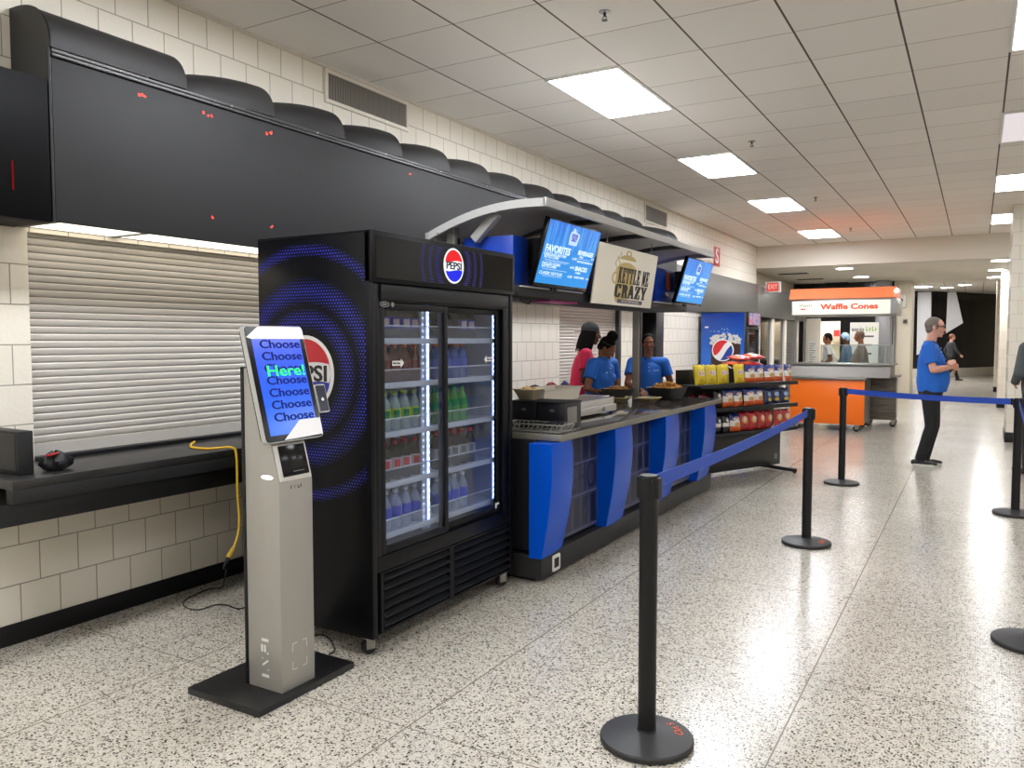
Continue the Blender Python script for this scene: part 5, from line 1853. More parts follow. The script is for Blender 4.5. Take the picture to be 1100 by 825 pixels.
# ------------------------------------------------------------------ chip bags
def bag_mesh(name, w, h, t, bands, emb):
    """pillow bag, front towards -y; bands: (v limit, material) from the bottom; emb: emblem (centre u, v, ru, rv)"""
    m = MB()
    NU, NV = 14, 18
    mats = [b[1] for b in bands]
    vs = []
    ph = random.random() * 6
    for side in (-1, 1):
        for j in range(NV + 1):
            v = j / NV
            for i in range(NU + 1):
                u = i / NU * 2 - 1
                q = max(0, 1 - abs(u) ** 2.6) ** .8 * max(0, 1 - abs(2 * v - 1) ** 3.2) ** .7
                wr = .0035 * math.sin(9 * u + 5 * v + ph) * (1 - abs(2 * v - 1)) + .004 * math.sin(14 * u + ph) * abs(2 * v - 1) ** 4
                wd = w / 2 * (1 - .07 * math.sin(PI * v))
                vs.append((u * wd, side * (t / 2 * q + wr * q) - side * 0, v * h + .004 * math.sin(6 * u + ph) * v))
    n = (NU + 1) * (NV + 1)
    o = len(m.v)
    m.v += vs
    for k, side in enumerate((0, 1)):
        for j in range(NV):
            vm = (j + .5) / NV
            mi = next(i for i, b in enumerate(bands) if vm <= b[0])
            for i in range(NU):
                f = [k * n + j * (NU + 1) + i, k * n + j * (NU + 1) + i + 1, k * n + (j + 1) * (NU + 1) + i + 1, k * n + (j + 1) * (NU + 1) + i]
                if k:
                    f = f[::-1]
                m.f.append(f)
                m.mi.append(mi)
    ob = m.build('chip_bag', mats, None, merge=True, smooth=60)
    # printed emblem following the front
    me_ = MB()
    for (eu, ev, ru, rv, em_) in emb:
        def P2(a, r):
            u = eu + ru * r * math.cos(a)
            v = ev + rv * r * math.sin(a)
            q = max(0, 1 - abs(u) ** 2.6) ** .8 * max(0, 1 - abs(2 * v - 1) ** 3.2) ** .7
            wr = .0035 * math.sin(9 * u + 5 * v + ph) * (1 - abs(2 * v - 1))
            return (u * w / 2 * (1 - .07 * math.sin(PI * v)), -(t / 2 * q + wr * q) - .0018, v * h)
        g = MB()
        vs = [P2(0, 0)]
        fs = []
        K = 20
        for r in (.5, 1.0):
            vs += [P2(2 * PI * k / K, r) for k in range(K)]
        fs += [(0, 1 + k, 1 + (k + 1) % K) for k in range(K)]
        fs += [(1 + k, 1 + K + k, 1 + K + (k + 1) % K, 1 + (k + 1) % K) for k in range(K)]
        g.add(vs, fs)
        g.build('emblem', em_, ob, smooth=60)
    return ob
def bm_(n, c):
    return pm('bag_' + n, c, .28, spec=.6)
By, Bb, Bw, Bo, Br, Bn, Bdr, Bg, Bk, Btan = (bm_('yellow', (226, 200, 32)), bm_('blue', (26, 44, 116)), bm_('white', (226, 222, 216)), bm_('orange', (216, 92, 40)), bm_('red', (184, 36, 40)),
    bm_('navy', (24, 34, 84)), bm_('dark_red', (104, 20, 30)), bm_('gold', (206, 170, 60)), bm_('black', (26, 26, 28)), bm_('tan', (206, 158, 92)))
BAGS = {
 'yellow': ('yellow chip bag', (.165, .205, .06), [(1.0, By)], [(.05, .58, .66, .12, Bw), (.05, .58, .56, .08, Br), (.05, .58, .30, .03, Bw), (-.2, .22, .35, .10, Bg)]),
 'blue': ('blue and white chip bag', (.165, .19, .06), [(.28, Bo), (.62, Bw), (1.0, Bb)], [(0, .70, .62, .10, Bw), (0, .72, .50, .06, Br), (.1, .38, .5, .13, Btan)]),
 'red': ('red chip bag', (.14, .20, .065), [(1.0, Br)], [(0, .56, .62, .20, Btan), (0, .60, .45, .11, Bw), (.1, .24, .6, .10, bm_('brick', (150, 60, 44)))]),
 'navy': ('navy chip bag', (.145, .175, .06), [(1.0, Bn)], [(0, .60, .5, .14, bm_('sky', (150, 180, 220))), (.05, .28, .5, .12, Bg)]),
 'dark': ('black and white snack bag', (.12, .18, .06), [(.35, Bk), (.55, Bw), (1.0, Bk)], [(0, .7, .4, .12, Bw)]),
 'darkred': ('dark red snack bag', (.11, .14, .05), [(1.0, Bdr)], [(0, .55, .5, .14, bm_('rose', (170, 70, 76)))])}
bag_src = {}
def put_bag(kind, s, off, z, label, lean=.10, yaw=0.0, flat=False, group='chip bags on the snack rack'):
    desc, dim, bands, emb = BAGS[kind]
    if kind not in bag_src:
        bag_src[kind] = o = bag_mesh('chip_bag', *dim, bands, emb)
    else:
        o = dup(bag_src[kind])
    M = Matrix.Translation(RO) @ Matrix.Rotation(RD, 4, 'Z') @ Matrix.Translation((s, off, z + .006)) @ Matrix.Rotation(yaw, 4, 'Z')
    if flat:
        M = M @ Matrix.Rotation(-PI / 2 + .1, 4, 'X') @ Matrix.Translation((0, 0, -dim[1] / 2))
    else:
        M = M @ Matrix.Rotation(random.uniform(-.05, .05), 4, 'Y') @ Matrix.Rotation(-lean, 4, 'X')
    o.location = M.to_translation()
    o.rotation_euler = M.to_euler()
    tag(o, label, 'chip bag', group)
    return o
NM = ['first', 'second', 'third', 'fourth', 'fifth', 'sixth', 'seventh']
def shelf_row(shelf, items, name):
    cnt = {}
    for kind, s, off in items:
        i = cnt.get(kind, 0)
        cnt[kind] = i + 1
        put_bag(kind, s, off, RSH[shelf] + .001, '%s, %s rack shelf, %s of its kind from counter' % (BAGS[kind][0], name, NM[i]), .06 + .10 * random.random(), random.uniform(-.2, .2))
shelf_row(0, [('yellow', -.43, -.16), ('yellow', -.34, -.05), ('yellow', -.25, -.15), ('yellow', -.075, -.15), ('yellow', .065, -.06), ('yellow', .205, -.15), ('blue', .38, -.15), ('blue', .555, -.14), ('blue', .73, -.15), ('blue', .90, -.14), ('blue', 1.06, -.15)], 'top')
shelf_row(1, [('darkred', -.42, -.05), ('darkred', -.30, -.07), ('darkred', -.19, -.05), ('dark', -.13, -.14), ('blue', .025, -.15), ('blue', .195, -.15), ('blue', .365, -.16), ('blue', .535, -.15), ('navy', .70, -.15), ('navy', .84, -.14), ('navy', 1.0, -.15)], 'middle')
shelf_row(2, [('dark', -.13, -.14), ('dark', .0, -.15), ('blue', .145, -.15), ('red', .305, -.14), ('red', .45, -.15), ('red', .595, -.15), ('red', .74, -.13), ('red', .885, -.15), ('red', 1.04, -.15)], 'bottom')
bag_src['flatred'] = None
BAGS['flatred'] = ('red-orange chip bag', (.20, .22, .06), [(.3, Br), (.7, Bo), (1.0, Br)], [(0, .55, .55, .18, Bw)])
del bag_src['flatred']
for i, (s, z, yw) in enumerate(((.34, 1.245, .1), (.60, 1.245, -.1), (.40, 1.312, .2), (.63, 1.325, .1))):
    put_bag('flatred', s, .02, z, 'red-orange chip bag lying on top of the rack, ' + ['lower, by the yellow ones', 'lower, by the blue ones', 'upper, by the yellow ones', 'topmost of all'][i], flat=True, yaw=yw, group='chip bags lying on the rack')

# ================================================================== drinks merchandiser by the wall
vm = thing('drinks_fridge', 'blue drinks fridge with a big cup picture on its side', 'fridge', (-3.7, 13.7, 0))
VX0, VX1, VY0, VY1 = -4.06, -3.30, 13.3, 14.1
M_vblack = pm('fridge_black', (20, 21, 24), .35)
m = MB()
m.bx(VX0, VX1, VY0, VY0 + .04, .06, 1.985).bx(VX0, VX1, VY1 - .04, VY1, .06, 1.985).bx(VX0, VX0 + .04, VY0 + .04, VY1 - .04, .06, 1.985).bx(VX0, VX1, VY0 + .04, VY1 - .04, 1.945, 1.985).bx(VX0, VX1, VY0 + .04, VY1 - .04, .06, .3)
m.build('cabinet', M_vblack, vm, world=True, bevel=.004)
k = NT('cup_picture_blue')
g, p = k.pos()
c = k.ramp(k.math('DIVIDE', p.outputs[2], 2.0), [(.3, lin((42, 100, 196))), (.62, lin((44, 104, 196))), (.97, lin((16, 52, 136)))])
k.l(c, k.b.inputs['Base Color'])
k.b.inputs['Roughness'].default_value = .25
sp = box(VX0 + .005, VX1 - .03, VY0 - .004, VY0, .08, 1.97).build('side_picture', k.m, vm, world=True, smooth=0)
yv = VY0 - .0045
VU, VV = X3, Z3
m = MB()
m.prism([(-3.86, .25), (-3.42, .25), (-3.385, 1.50), (-3.885, 1.50)], (0, yv, 0), X3, Z3, (0, -.0006, 0))
cup = m.build('cup_print', pm('cup_brown', (66, 40, 28), .3, noise=.5, nscale=9), sp, world=True, smooth=0)
m = MB()
for i in range(150):
    a = random.random()
    x = -3.89 + .51 * a
    z = 1.49 + random.uniform(-.05, .07) + .06 * math.sin(PI * a)
    r = random.uniform(.008, .024)
    m.prism([(x + r * math.cos(q * PI / 4), z + r * math.sin(q * PI / 4)) for q in range(8)], (0, yv - .0008 - .00002 * i, 0), X3, Z3, (0, -.0002, 0))
m.build('foam_print', pm('foam', (196, 196, 186), .5), cup, world=True, smooth=0)
m = MB()
for i in range(40):
    a = random.gauss(0, .12)
    z = 1.58 + abs(random.gauss(0, .07))
    r = random.uniform(.004, .011)
    m.prism([(-3.64 + a + r * math.cos(q * PI / 3), z + r * math.sin(q * PI / 3)) for q in range(6)], (0, yv, 0), X3, Z3, (0, -.0004, 0))
m.build('spray_print', pm('spray', (130, 176, 224), .5), cup, world=True, smooth=0)
rot = .5
U2 = Vector((math.cos(rot), 0, math.sin(rot)))
V2 = Vector((-math.sin(rot), 0, math.cos(rot)))
emblem(sp, (-3.68, yv - .003, 1.345), U2, V2, .185, (pm('vm_white', (226, 226, 226), .35), pm('vm_red', (206, 44, 48), .35), pm('vm_blue', (28, 64, 150), .35), M_bp), None, new=False)
m = MB()
fit_text(m, 'pepsi', (-3.68, yv - .002, 1.075), X3, Z3, .38, .12, .0)
m.build('lettering', M_wp, sp, world=True, smooth=0)
box(-3.99, -3.93, yv - .001, yv, 1.72, 1.745).build('white_sticker', M_wp, sp, world=True, smooth=0)
m = MB()
m.bx(VX1 - .01, VX1 + .03, VY0, VY0 + .06, .3, 1.74).bx(VX1 - .01, VX1 + .03, VY1 - .06, VY1, .3, 1.74).bx(VX1 - .01, VX1 + .03, VY0 + .06, VY1 - .06, .3, .36).bx(VX1 - .01, VX1 + .03, VY0 + .06, VY1 - .06, 1.69, 1.74)
dr = m.build('door', M_vblack, vm, world=True, bevel=.003)
box(VX1, VX1 + .006, VY0 + .06, VY1 - .06, .36, 1.69).build('glass_pane', M_glass, dr, world=True, smooth=0)
box(VX1 + .03, VX1 + .05, VY0 + .02, VY0 + .04, .8, 1.3).build('handle', M_black, dr, world=True, bevel=.004)
hdv = box(VX1 - .01, VX1 + .04, VY0, VY1, 1.75, 1.985).build('header', M_vblack, vm, world=True, bevel=.003)
k = NT('fridge_header_picture')
tc = k.n('ShaderNodeTexCoord')
nz = k.n('ShaderNodeTexNoise')
nz.inputs['Scale'].default_value = 9
k.l(tc.outputs['Object'], nz.inputs['Vector'])
c = k.ramp(nz.outputs['Fac'], [(.3, lin((70, 70, 110))), (.5, lin((150, 150, 180))), (.62, lin((190, 90, 100)))])
k.l(c, k.b.inputs['Base Color'])
k.l(c, k.b.inputs['Emission Color'])
k.b.inputs['Emission Strength'].default_value = .35
box(VX1 + .04, VX1 + .043, VY0 + .02, VY1 - .02, 1.77, 1.965).build('header_face', k.m, hdv, world=True, smooth=0)
box(VX0 + .05, VX0 + .06, VY0 + .05, VY1 - .05, .31, 1.94).build('liner', pm('fridge_liner', (176, 172, 160), .5), vm, world=True, smooth=0)
for z in (.6, .95, 1.3, 1.62):
    box(VX0 + .07, VX1 - .05, VY0 + .05, VY1 - .05, z, z + .012).build('shelf', M_shelf, vm, world=True)
for x in (VX0 + .08, VX1 - .08):
    for y in (VY0 + .08, VY1 - .08):
        MB().cyl((x, y, 0), (x, y, .07), .025, 12).build('foot', M_black, vm, world=True)

# ================================================================== waffle cone stand
wc = thing('waffle_stand', 'orange-fronted waffle cone stand with lit white sign and orange roof', 'food stand', (-2.1, 14.6, 0))
WX0, WX1, WY0, WY1 = -2.74, -1.57, 14.1, 15.15
M_wbody = pm('stand_body', (130, 126, 118), .4, .3)
box(WX0 + .02, WX1 - .02, WY0 + .02, WY1, .13, .86).build('body', M_wbody, wc, world=True)
box(WX0, WX1, WY0, WY0 + .018, .12, .85).build('orange_front', M_orange, wc, world=True, bevel=.003)
box(WX0, WX0 + .018, WY0 + .019, WY1, .12, .85).build('orange_side', M_orange, wc, world=True, bevel=.003)
box(WX0 - .03, WX1 + .02, WY0 - .04, WY1 + .02, .862, .895).build('counter_top', M_steel, wc, world=True, bevel=.004)
m = MB()
m.prism([(14.22, .896), (14.30, 1.09), (15.1, 1.09), (15.1, .896)], (WX0 - .01, 0, 0), Y3, Z3, (1.54, 0, 0))
m.build('steel_riser', pm('riser_steel', (120, 116, 110), .45, .5), wc, world=True, smooth=0)
box(WX0 - .02, -1.17, 14.27, 15.12, 1.092, 1.118).build('upper_ledge', M_steel, wc, world=True, bevel=.003)
for x in (-2.70, -1.22):
    for y in (14.32, 15.08):
        MB().cyl((x, y, 1.11), (x, y, 1.95), .018, 12).build('pole', M_alu, wc, world=True)
M_guard = glass('guard_glass', (232, 238, 238))
gp = box(-2.28, -1.24, 14.30, 14.306, 1.12, 1.43).build('glass_guard', M_guard, wc, world=True, smooth=0)
m = MB()
m.bx(-2.29, -1.19, 14.296, 14.312, 1.425, 1.44)
for x in (-2.29, -1.20):
    m.bx(x, x + .014, 14.296, 14.312, 1.118, 1.425)
m.bx(-1.30, -1.288, 14.296, 14.31, 1.118, 1.425)
m.build('guard_rail', M_alu, gp, world=True)
sb = box(-2.74, -1.13, 14.06, 15.1, 1.925, 2.19).build('sign_box', M_alu, wc, world=True, bevel=.003)
sf = box(-2.72, -1.215, 14.052, 14.06, 1.94, 2.165).build('sign_face', pm('stand_sign_face', (226, 221, 206), .4, emit=(255, 246, 226), es=.28), sb, world=True, smooth=0)
m = MB()
fit_text(m, 'Waffle Cones', (-1.83, 14.0505, 2.062), X3, Z3, .88, .085, .055)
m.build('lettering', pm('sign_red', (226, 76, 34), .5, emit=(226, 70, 30), es=.12), sf, world=True, smooth=0)
m = MB()
for i, (hh, zz) in enumerate(((.03, 2.09), (.024, 2.095), (.034, 2.085), (.028, 2.08), (.022, 2.085), (.032, 2.09), (.018, 2.08))):
    m.bx(-2.60 + .03 * i, -2.59 + .03 * i, 14.0498, 14.0505, zz - hh / 2, zz + hh / 2)
    m.bx(-2.60 + .03 * i, -2.582 + .03 * i, 14.0498, 14.0505, zz - .003 + .012 * (i % 2), zz + .003 + .012 * (i % 2))
mk = m.build('small_lettering', pm('sign_small', (128, 120, 108), .5), sf, world=True, smooth=0)
MB().prism([(-2.58, 2.02), (-2.51, 2.02), (-2.50, 2.045), (-2.54, 2.035), (-2.58, 2.045)], (0, 14.05, 0), X3, Z3, (0, -.001, 0)).build('red_mark', M_red, sf, world=True, smooth=0)
m = MB()
m.prism([(14.03, 2.195), (14.03, 2.205), (14.13, 2.375), (15.05, 2.375), (15.14, 2.205), (15.14, 2.195)], (-2.77, 0, 0), Y3, Z3, (1.62, 0, 0))
m.build('orange_roof', pm('roof_orange', (246, 134, 84), .4), wc, world=True, smooth=0)
MB().ell((-1.13, 14.04, 2.30), (.035, .035, .035)).build('bulb', em('bulb_white', (255, 250, 240), 4), wc, world=True)
for x, y in ((WX0 + .1, WY0 + .1), (WX1 - .12, WY0 + .08), (WX0 + .1, WY1 - .1), (WX1 - .12, WY1 - .1)):
    caster(wc, x, y, s=1.5)
# grey cart beside it
gc = thing('grey_cart', 'grey wood-look service cart on casters beside the orange stand', 'cart', (-1.45, 15.55, 0), .04)
M_gw = NT('grey_wood')
tc = M_gw.n('ShaderNodeTexCoord')
mp = M_gw.n('ShaderNodeMapping')
mp.inputs['Scale'].default_value = (2, 2, 30)
M_gw.l(tc.outputs['Object'], mp.inputs[0])
nz = M_gw.n('ShaderNodeTexNoise')
nz.inputs['Scale'].default_value = 2.5
nz.inputs['Detail'].default_value = 6
M_gw.l(mp.outputs[0], nz.inputs['Vector'])
M_gw.l(M_gw.ramp(nz.outputs['Fac'], [(.3, lin((76, 70, 64))), (.7, lin((128, 120, 110)))]), M_gw.b.inputs['Base Color'])
M_gw.b.inputs['Roughness'].default_value = .5
b = box(-.24, .24, -.30, .34, .12, .865).build('body', M_gw.m, gc, bevel=.004)
m = MB()
for i in range(5):
    z = .24 + i * .125
    m.bx(-.238, .238, -.303, -.2995, z, z + .006)
m.build('plank_seams', M_blackm, b, smooth=0)
box(-.28, .30, -.34, .36, .868, .90).build('cart_top', M_steel, gc, bevel=.004)
box(.241, .246, -.2, .26, .2, .8).build('side_panel', pm('cart_side', (150, 146, 136), .4, .3), gc, bevel=.002)
for x, y in ((-.2, -.24), (.2, -.24), (-.2, .28), (.2, .28)):
    f = caster(gc, gc.location.x + x, gc.location.y + y, s=1.45)
# ================================================================== far scene beyond the stand
t = thing('banner_stand', 'white pull-up banner with black and green heading behind the waffle stand', 'banner', (-2.26, 20, 0))
pnl = box(-2.57, -1.96, 20, 20.012, .06, 1.92).build('banner_sheet', pm('banner_white', (236, 234, 226), .45), t, world=True, smooth=0)
m = MB()
fit_text(m, 'equip', (-2.40, 19.9985, 1.76), X3, Z3, .26, .10, .02)
m.build('lettering', M_bp, pnl, world=True, smooth=0)
m = MB()
for i, hh in enumerate((.11, .10, .12, .10)):
    m.bx(-2.225 + .062 * i, -2.205 + .062 * i, 19.998, 19.9995, 1.71, 1.71 + hh)
    m.bx(-2.225 + .062 * i, -2.180 + .062 * i, 19.998, 19.9995, 1.735 + .02 * (i % 2), 1.755 + .02 * (i % 2))
m.build('green_lettering', pm('banner_green', (150, 190, 70), .5), pnl, world=True, smooth=0)
m = MB()
for z, a, b_ in ((1.60, -2.42, -2.06), (1.40, -2.38, -2.10), (1.2, -2.42, -2.1), (1.0, -2.42, -2.14)):
    m.bx(a, b_, 19.998, 19.9995, z - .018, z + .018)
m.build('text_lines', pm('banner_text_grey', (74, 74, 74), .5), pnl, world=True, smooth=0)
box(-2.58, -1.95, 19.9, 20.12, 0, .06).build('base', M_alu, t, world=True, bevel=.01)
MB().cyl((-2.26, 20.03, .05), (-2.26, 20.03, 1.92), .01, 8).build('pole', M_alu, t, world=True)
# white door panel with a notice, and the serving counter in the lit room
t = thing('door_leaf', 'pale open door leaf with a printed notice beside the lit room', 'door', (-3.86, 22.9, 0))
dl = box(-4.05, -3.68, 22.86, 22.92, 0, 2.1).build('leaf', pm('door_cream', (222, 216, 202), .5), t, world=True, bevel=.004)
nt_ = box(-3.99, -3.76, 22.852, 22.86, .6, 1.5).build('notice', pm('notice_paper', (226, 224, 216), .6), dl, world=True, smooth=0)
m = MB()
for i in range(12):
    m.bx(-3.96, -3.80 - .03 * (i % 3), 22.85, 22.8515, 1.40 - .06 * i, 1.415 - .06 * i)
m.build('notice_lines', M_dgrey, nt_, world=True, smooth=0)
t = thing('wall_cabinet', 'small wall cabinet with a red square inside the lit room', 'cabinet', (-3.4, 24.5, 1.5))
box(-3.62, -3.2, 24.35, 24.58, 1.45, 1.95).build('case', pm('cabinet_grey', (178, 172, 160), .5), t, world=True, bevel=.01)
box(-3.56, -3.40, 24.345, 24.35, 1.62, 1.80).build('red_square', M_red, t, world=True, smooth=0)
t = thing('serving_ledge', 'bright ledge across the lit serving room', 'counter', (-3.4, 23.3, 1.0))
box(-3.68, -3.0, 23.22, 23.6, .95, 1.0).build('ledge', M_white, t, world=True, bevel=.005)
box(-3.66, -3.02, 23.3, 23.55, 0, .95).build('front', M_dgrey, t, world=True)
t = thing('steel_column', 'grey steel column beside the pale far pier', 'column', (-2.1, 22.7, 0))
MB().bx(-2.30, -1.95, 22.6, 22.95, .0, 3.04).build('shaft', pm('column_grey', (150, 150, 152), .35, .4), t, world=True, bevel=.01)
MB().bx(-2.32, -1.93, 22.58, 22.97, .0, .12).build('foot_plate', M_dgrey, t, world=True, bevel=.004)
# ================================================================== people
def V(*a):
    return Vector(a)
class Body(MB):
    """closed shapes that are fused into one continuous skin"""
    def tcone(s, p0, p1, r0, r1, n=20):
        return s.cone(p0, p1, r0, r1, n)
    def etube(s, rows, n=28):
        """stack of ellipses: (cx, cy, z, rx, ry)"""
        vs = []
        for cx, cy, z, rx, ry in rows:
            vs += [(cx + rx * math.cos(2 * PI * i / n), cy + ry * math.sin(2 * PI * i / n), z) for i in range(n)]
        fs = [(k * n + i, k * n + (i + 1) % n, (k + 1) * n + (i + 1) % n, (k + 1) * n + i) for k in range(len(rows) - 1) for i in range(n)]
        fs += [tuple(range(n - 1, -1, -1)), tuple(range((len(rows) - 1) * n, len(rows) * n))]
        return s.add(vs, fs)
    def fuse(s, name, mat, parent, vox=.006, it=4, sc=1.0):
        me = bpy.data.meshes.new('tmp')
        me.from_pydata(s.v, [], s.f)
        bm = bmesh.new()
        bm.from_mesh(me)
        bmesh.ops.recalc_face_normals(bm, faces=bm.faces)
        bm.to_mesh(me)
        bm.free()
        o = bpy.data.objects.new('tmp', me)
        COL.objects.link(o)
        r = o.modifiers.new('r', 'REMESH')
        r.mode = 'VOXEL'
        r.voxel_size = vox
        k = o.modifiers.new('s', 'SMOOTH')
        k.iterations = it
        k.factor = .5
        dg = bpy.context.evaluated_depsgraph_get()
        m2 = bpy.data.meshes.new_from_object(o.evaluated_get(dg))
        bpy.data.objects.remove(o)
        bpy.data.meshes.remove(me)
        m2.name = name
        m2.materials.clear()
        m2.materials.append(mat)
        for p in m2.polygons:
            p.use_smooth = True
            p.material_index = 0
        if sc != 1.0:
            for v in m2.vertices:
                v.co = v.co * sc
        q = bpy.data.objects.new(name, m2)
        COL.objects.link(q)
        q.parent = parent
        return q
def frame(yaw, pitch, roll=0.0):
    """head axes: forward, left, up"""
    R = Euler((0, 0, yaw)).to_matrix() @ Euler((0, pitch, 0)).to_matrix() @ Euler((roll, 0, 0)).to_matrix()
    return R
def head(b, c, R, jaw=1.0):
    P = lambda x, y, z: c + R @ V(x, y, z)
    E = lambda x, y, z, rx, ry, rz: b.ell(P(x, y, z), (rx, ry, rz), 20, 14, R)
    E(-.012, 0, .030, .098, .077, .088)          # cranium
    E(.018, 0, -.010, .074, .066, .092)          # face
    E(.030, 0, -.070, .050, .050 * jaw, .042)    # jaw
    E(.062, 0, -.094, .022, .024, .018)          # chin
    E(.078, 0, .034, .016, .050, .012)           # brow
    b.cone(P(.084, 0, .018), P(.108, 0, -.026), .009, .014, 10)   # nose
    E(.104, 0, -.028, .014, .016, .010)
    E(.088, 0, -.058, .012, .026, .007)          # lips
    E(.086, 0, -.068, .012, .023, .007)
    for s in (-1, 1):
        E(.058, s * .040, -.020, .026, .024, .026)    # cheek
        E(-.006, s * .078, -.004, .018, .010, .032)   # ear
def face_parts(par, c, R, sc, brow, eye=(30, 24, 20)):
    P = lambda x, y, z: (c + R @ V(x, y, z)) * sc
    for s in (-1, 1):
        MB().ell(P(.083, s * .031, .014), tuple(a * sc for a in (.008, .0105, .0055)), 12, 8, R).build('eye', pm('eye_white', (176, 168, 160), .45, spec=.2), par)
        e = par.children[-1] if par.children else None
        m = MB()
        m.ell(P(.089, s * .031, .014), tuple(a * sc for a in (.004, .0060, .0058)), 10, 8, R)
        m.build('iris', pm('iris_dark', eye, .2), COL.objects[-1])
        m = MB()
        m.tube([P(.090, s * .016, .032), P(.094, s * .034, .037), P(.082, s * .052, .031)], .0042 * sc, 6)
        m.build('eyebrow', brow, par)
def hand(b, w, d, n, side, curl=.5, s=1.0):
    """w wrist, d along the hand, n palm normal (to the palm side); side +1 thumb towards d x n"""
    w, d, n = Vector(w), Vector(d).normalized(), Vector(n).normalized()
    n = (n - d * n.dot(d)).normalized()
    t = d.cross(n) * side
    L = .085 * s
    for k in range(4):
        f = (k - 1.5) / 1.5
        root = w + d * L * (1 - .06 * abs(f)) + t * f * -.031 * s
        b.cap(w + d * .012 * s + t * f * -.018 * s, root, .013 * s, .0115 * s, 10)
        ln = [.068, .078, .074, .058][k if side > 0 else k] * s
        p0 = root
        ang = .15 + curl * .3
        dirv = d
        for q, part in enumerate((.45, .32, .23)):
            a = ang + q * curl * .75
            dv = (d * math.cos(a) + n * math.sin(a)).normalized()
            p1 = p0 + dv * ln * part
            b.cap(p0, p1, (.0095 - .001 * q) * s, (.0088 - .001 * q) * s, 8)
            p0 = p1
    r = w + d * .022 * s + t * .024 * s
    a = r + (d * .55 + t * .75 + n * .25).normalized() * .042 * s
    c = a + (d * .85 + t * .3 + n * .35).normalized() * .034 * s
    b.cap(r, a, .0135 * s, .0105 * s, 8)
    b.cap(a, c, .0105 * s, .0088 * s, 8)
def limb(b, pts, rs):
    for i in range(len(pts) - 1):
        b.cap(pts[i], pts[i + 1], rs[i], rs[i + 1], 16)
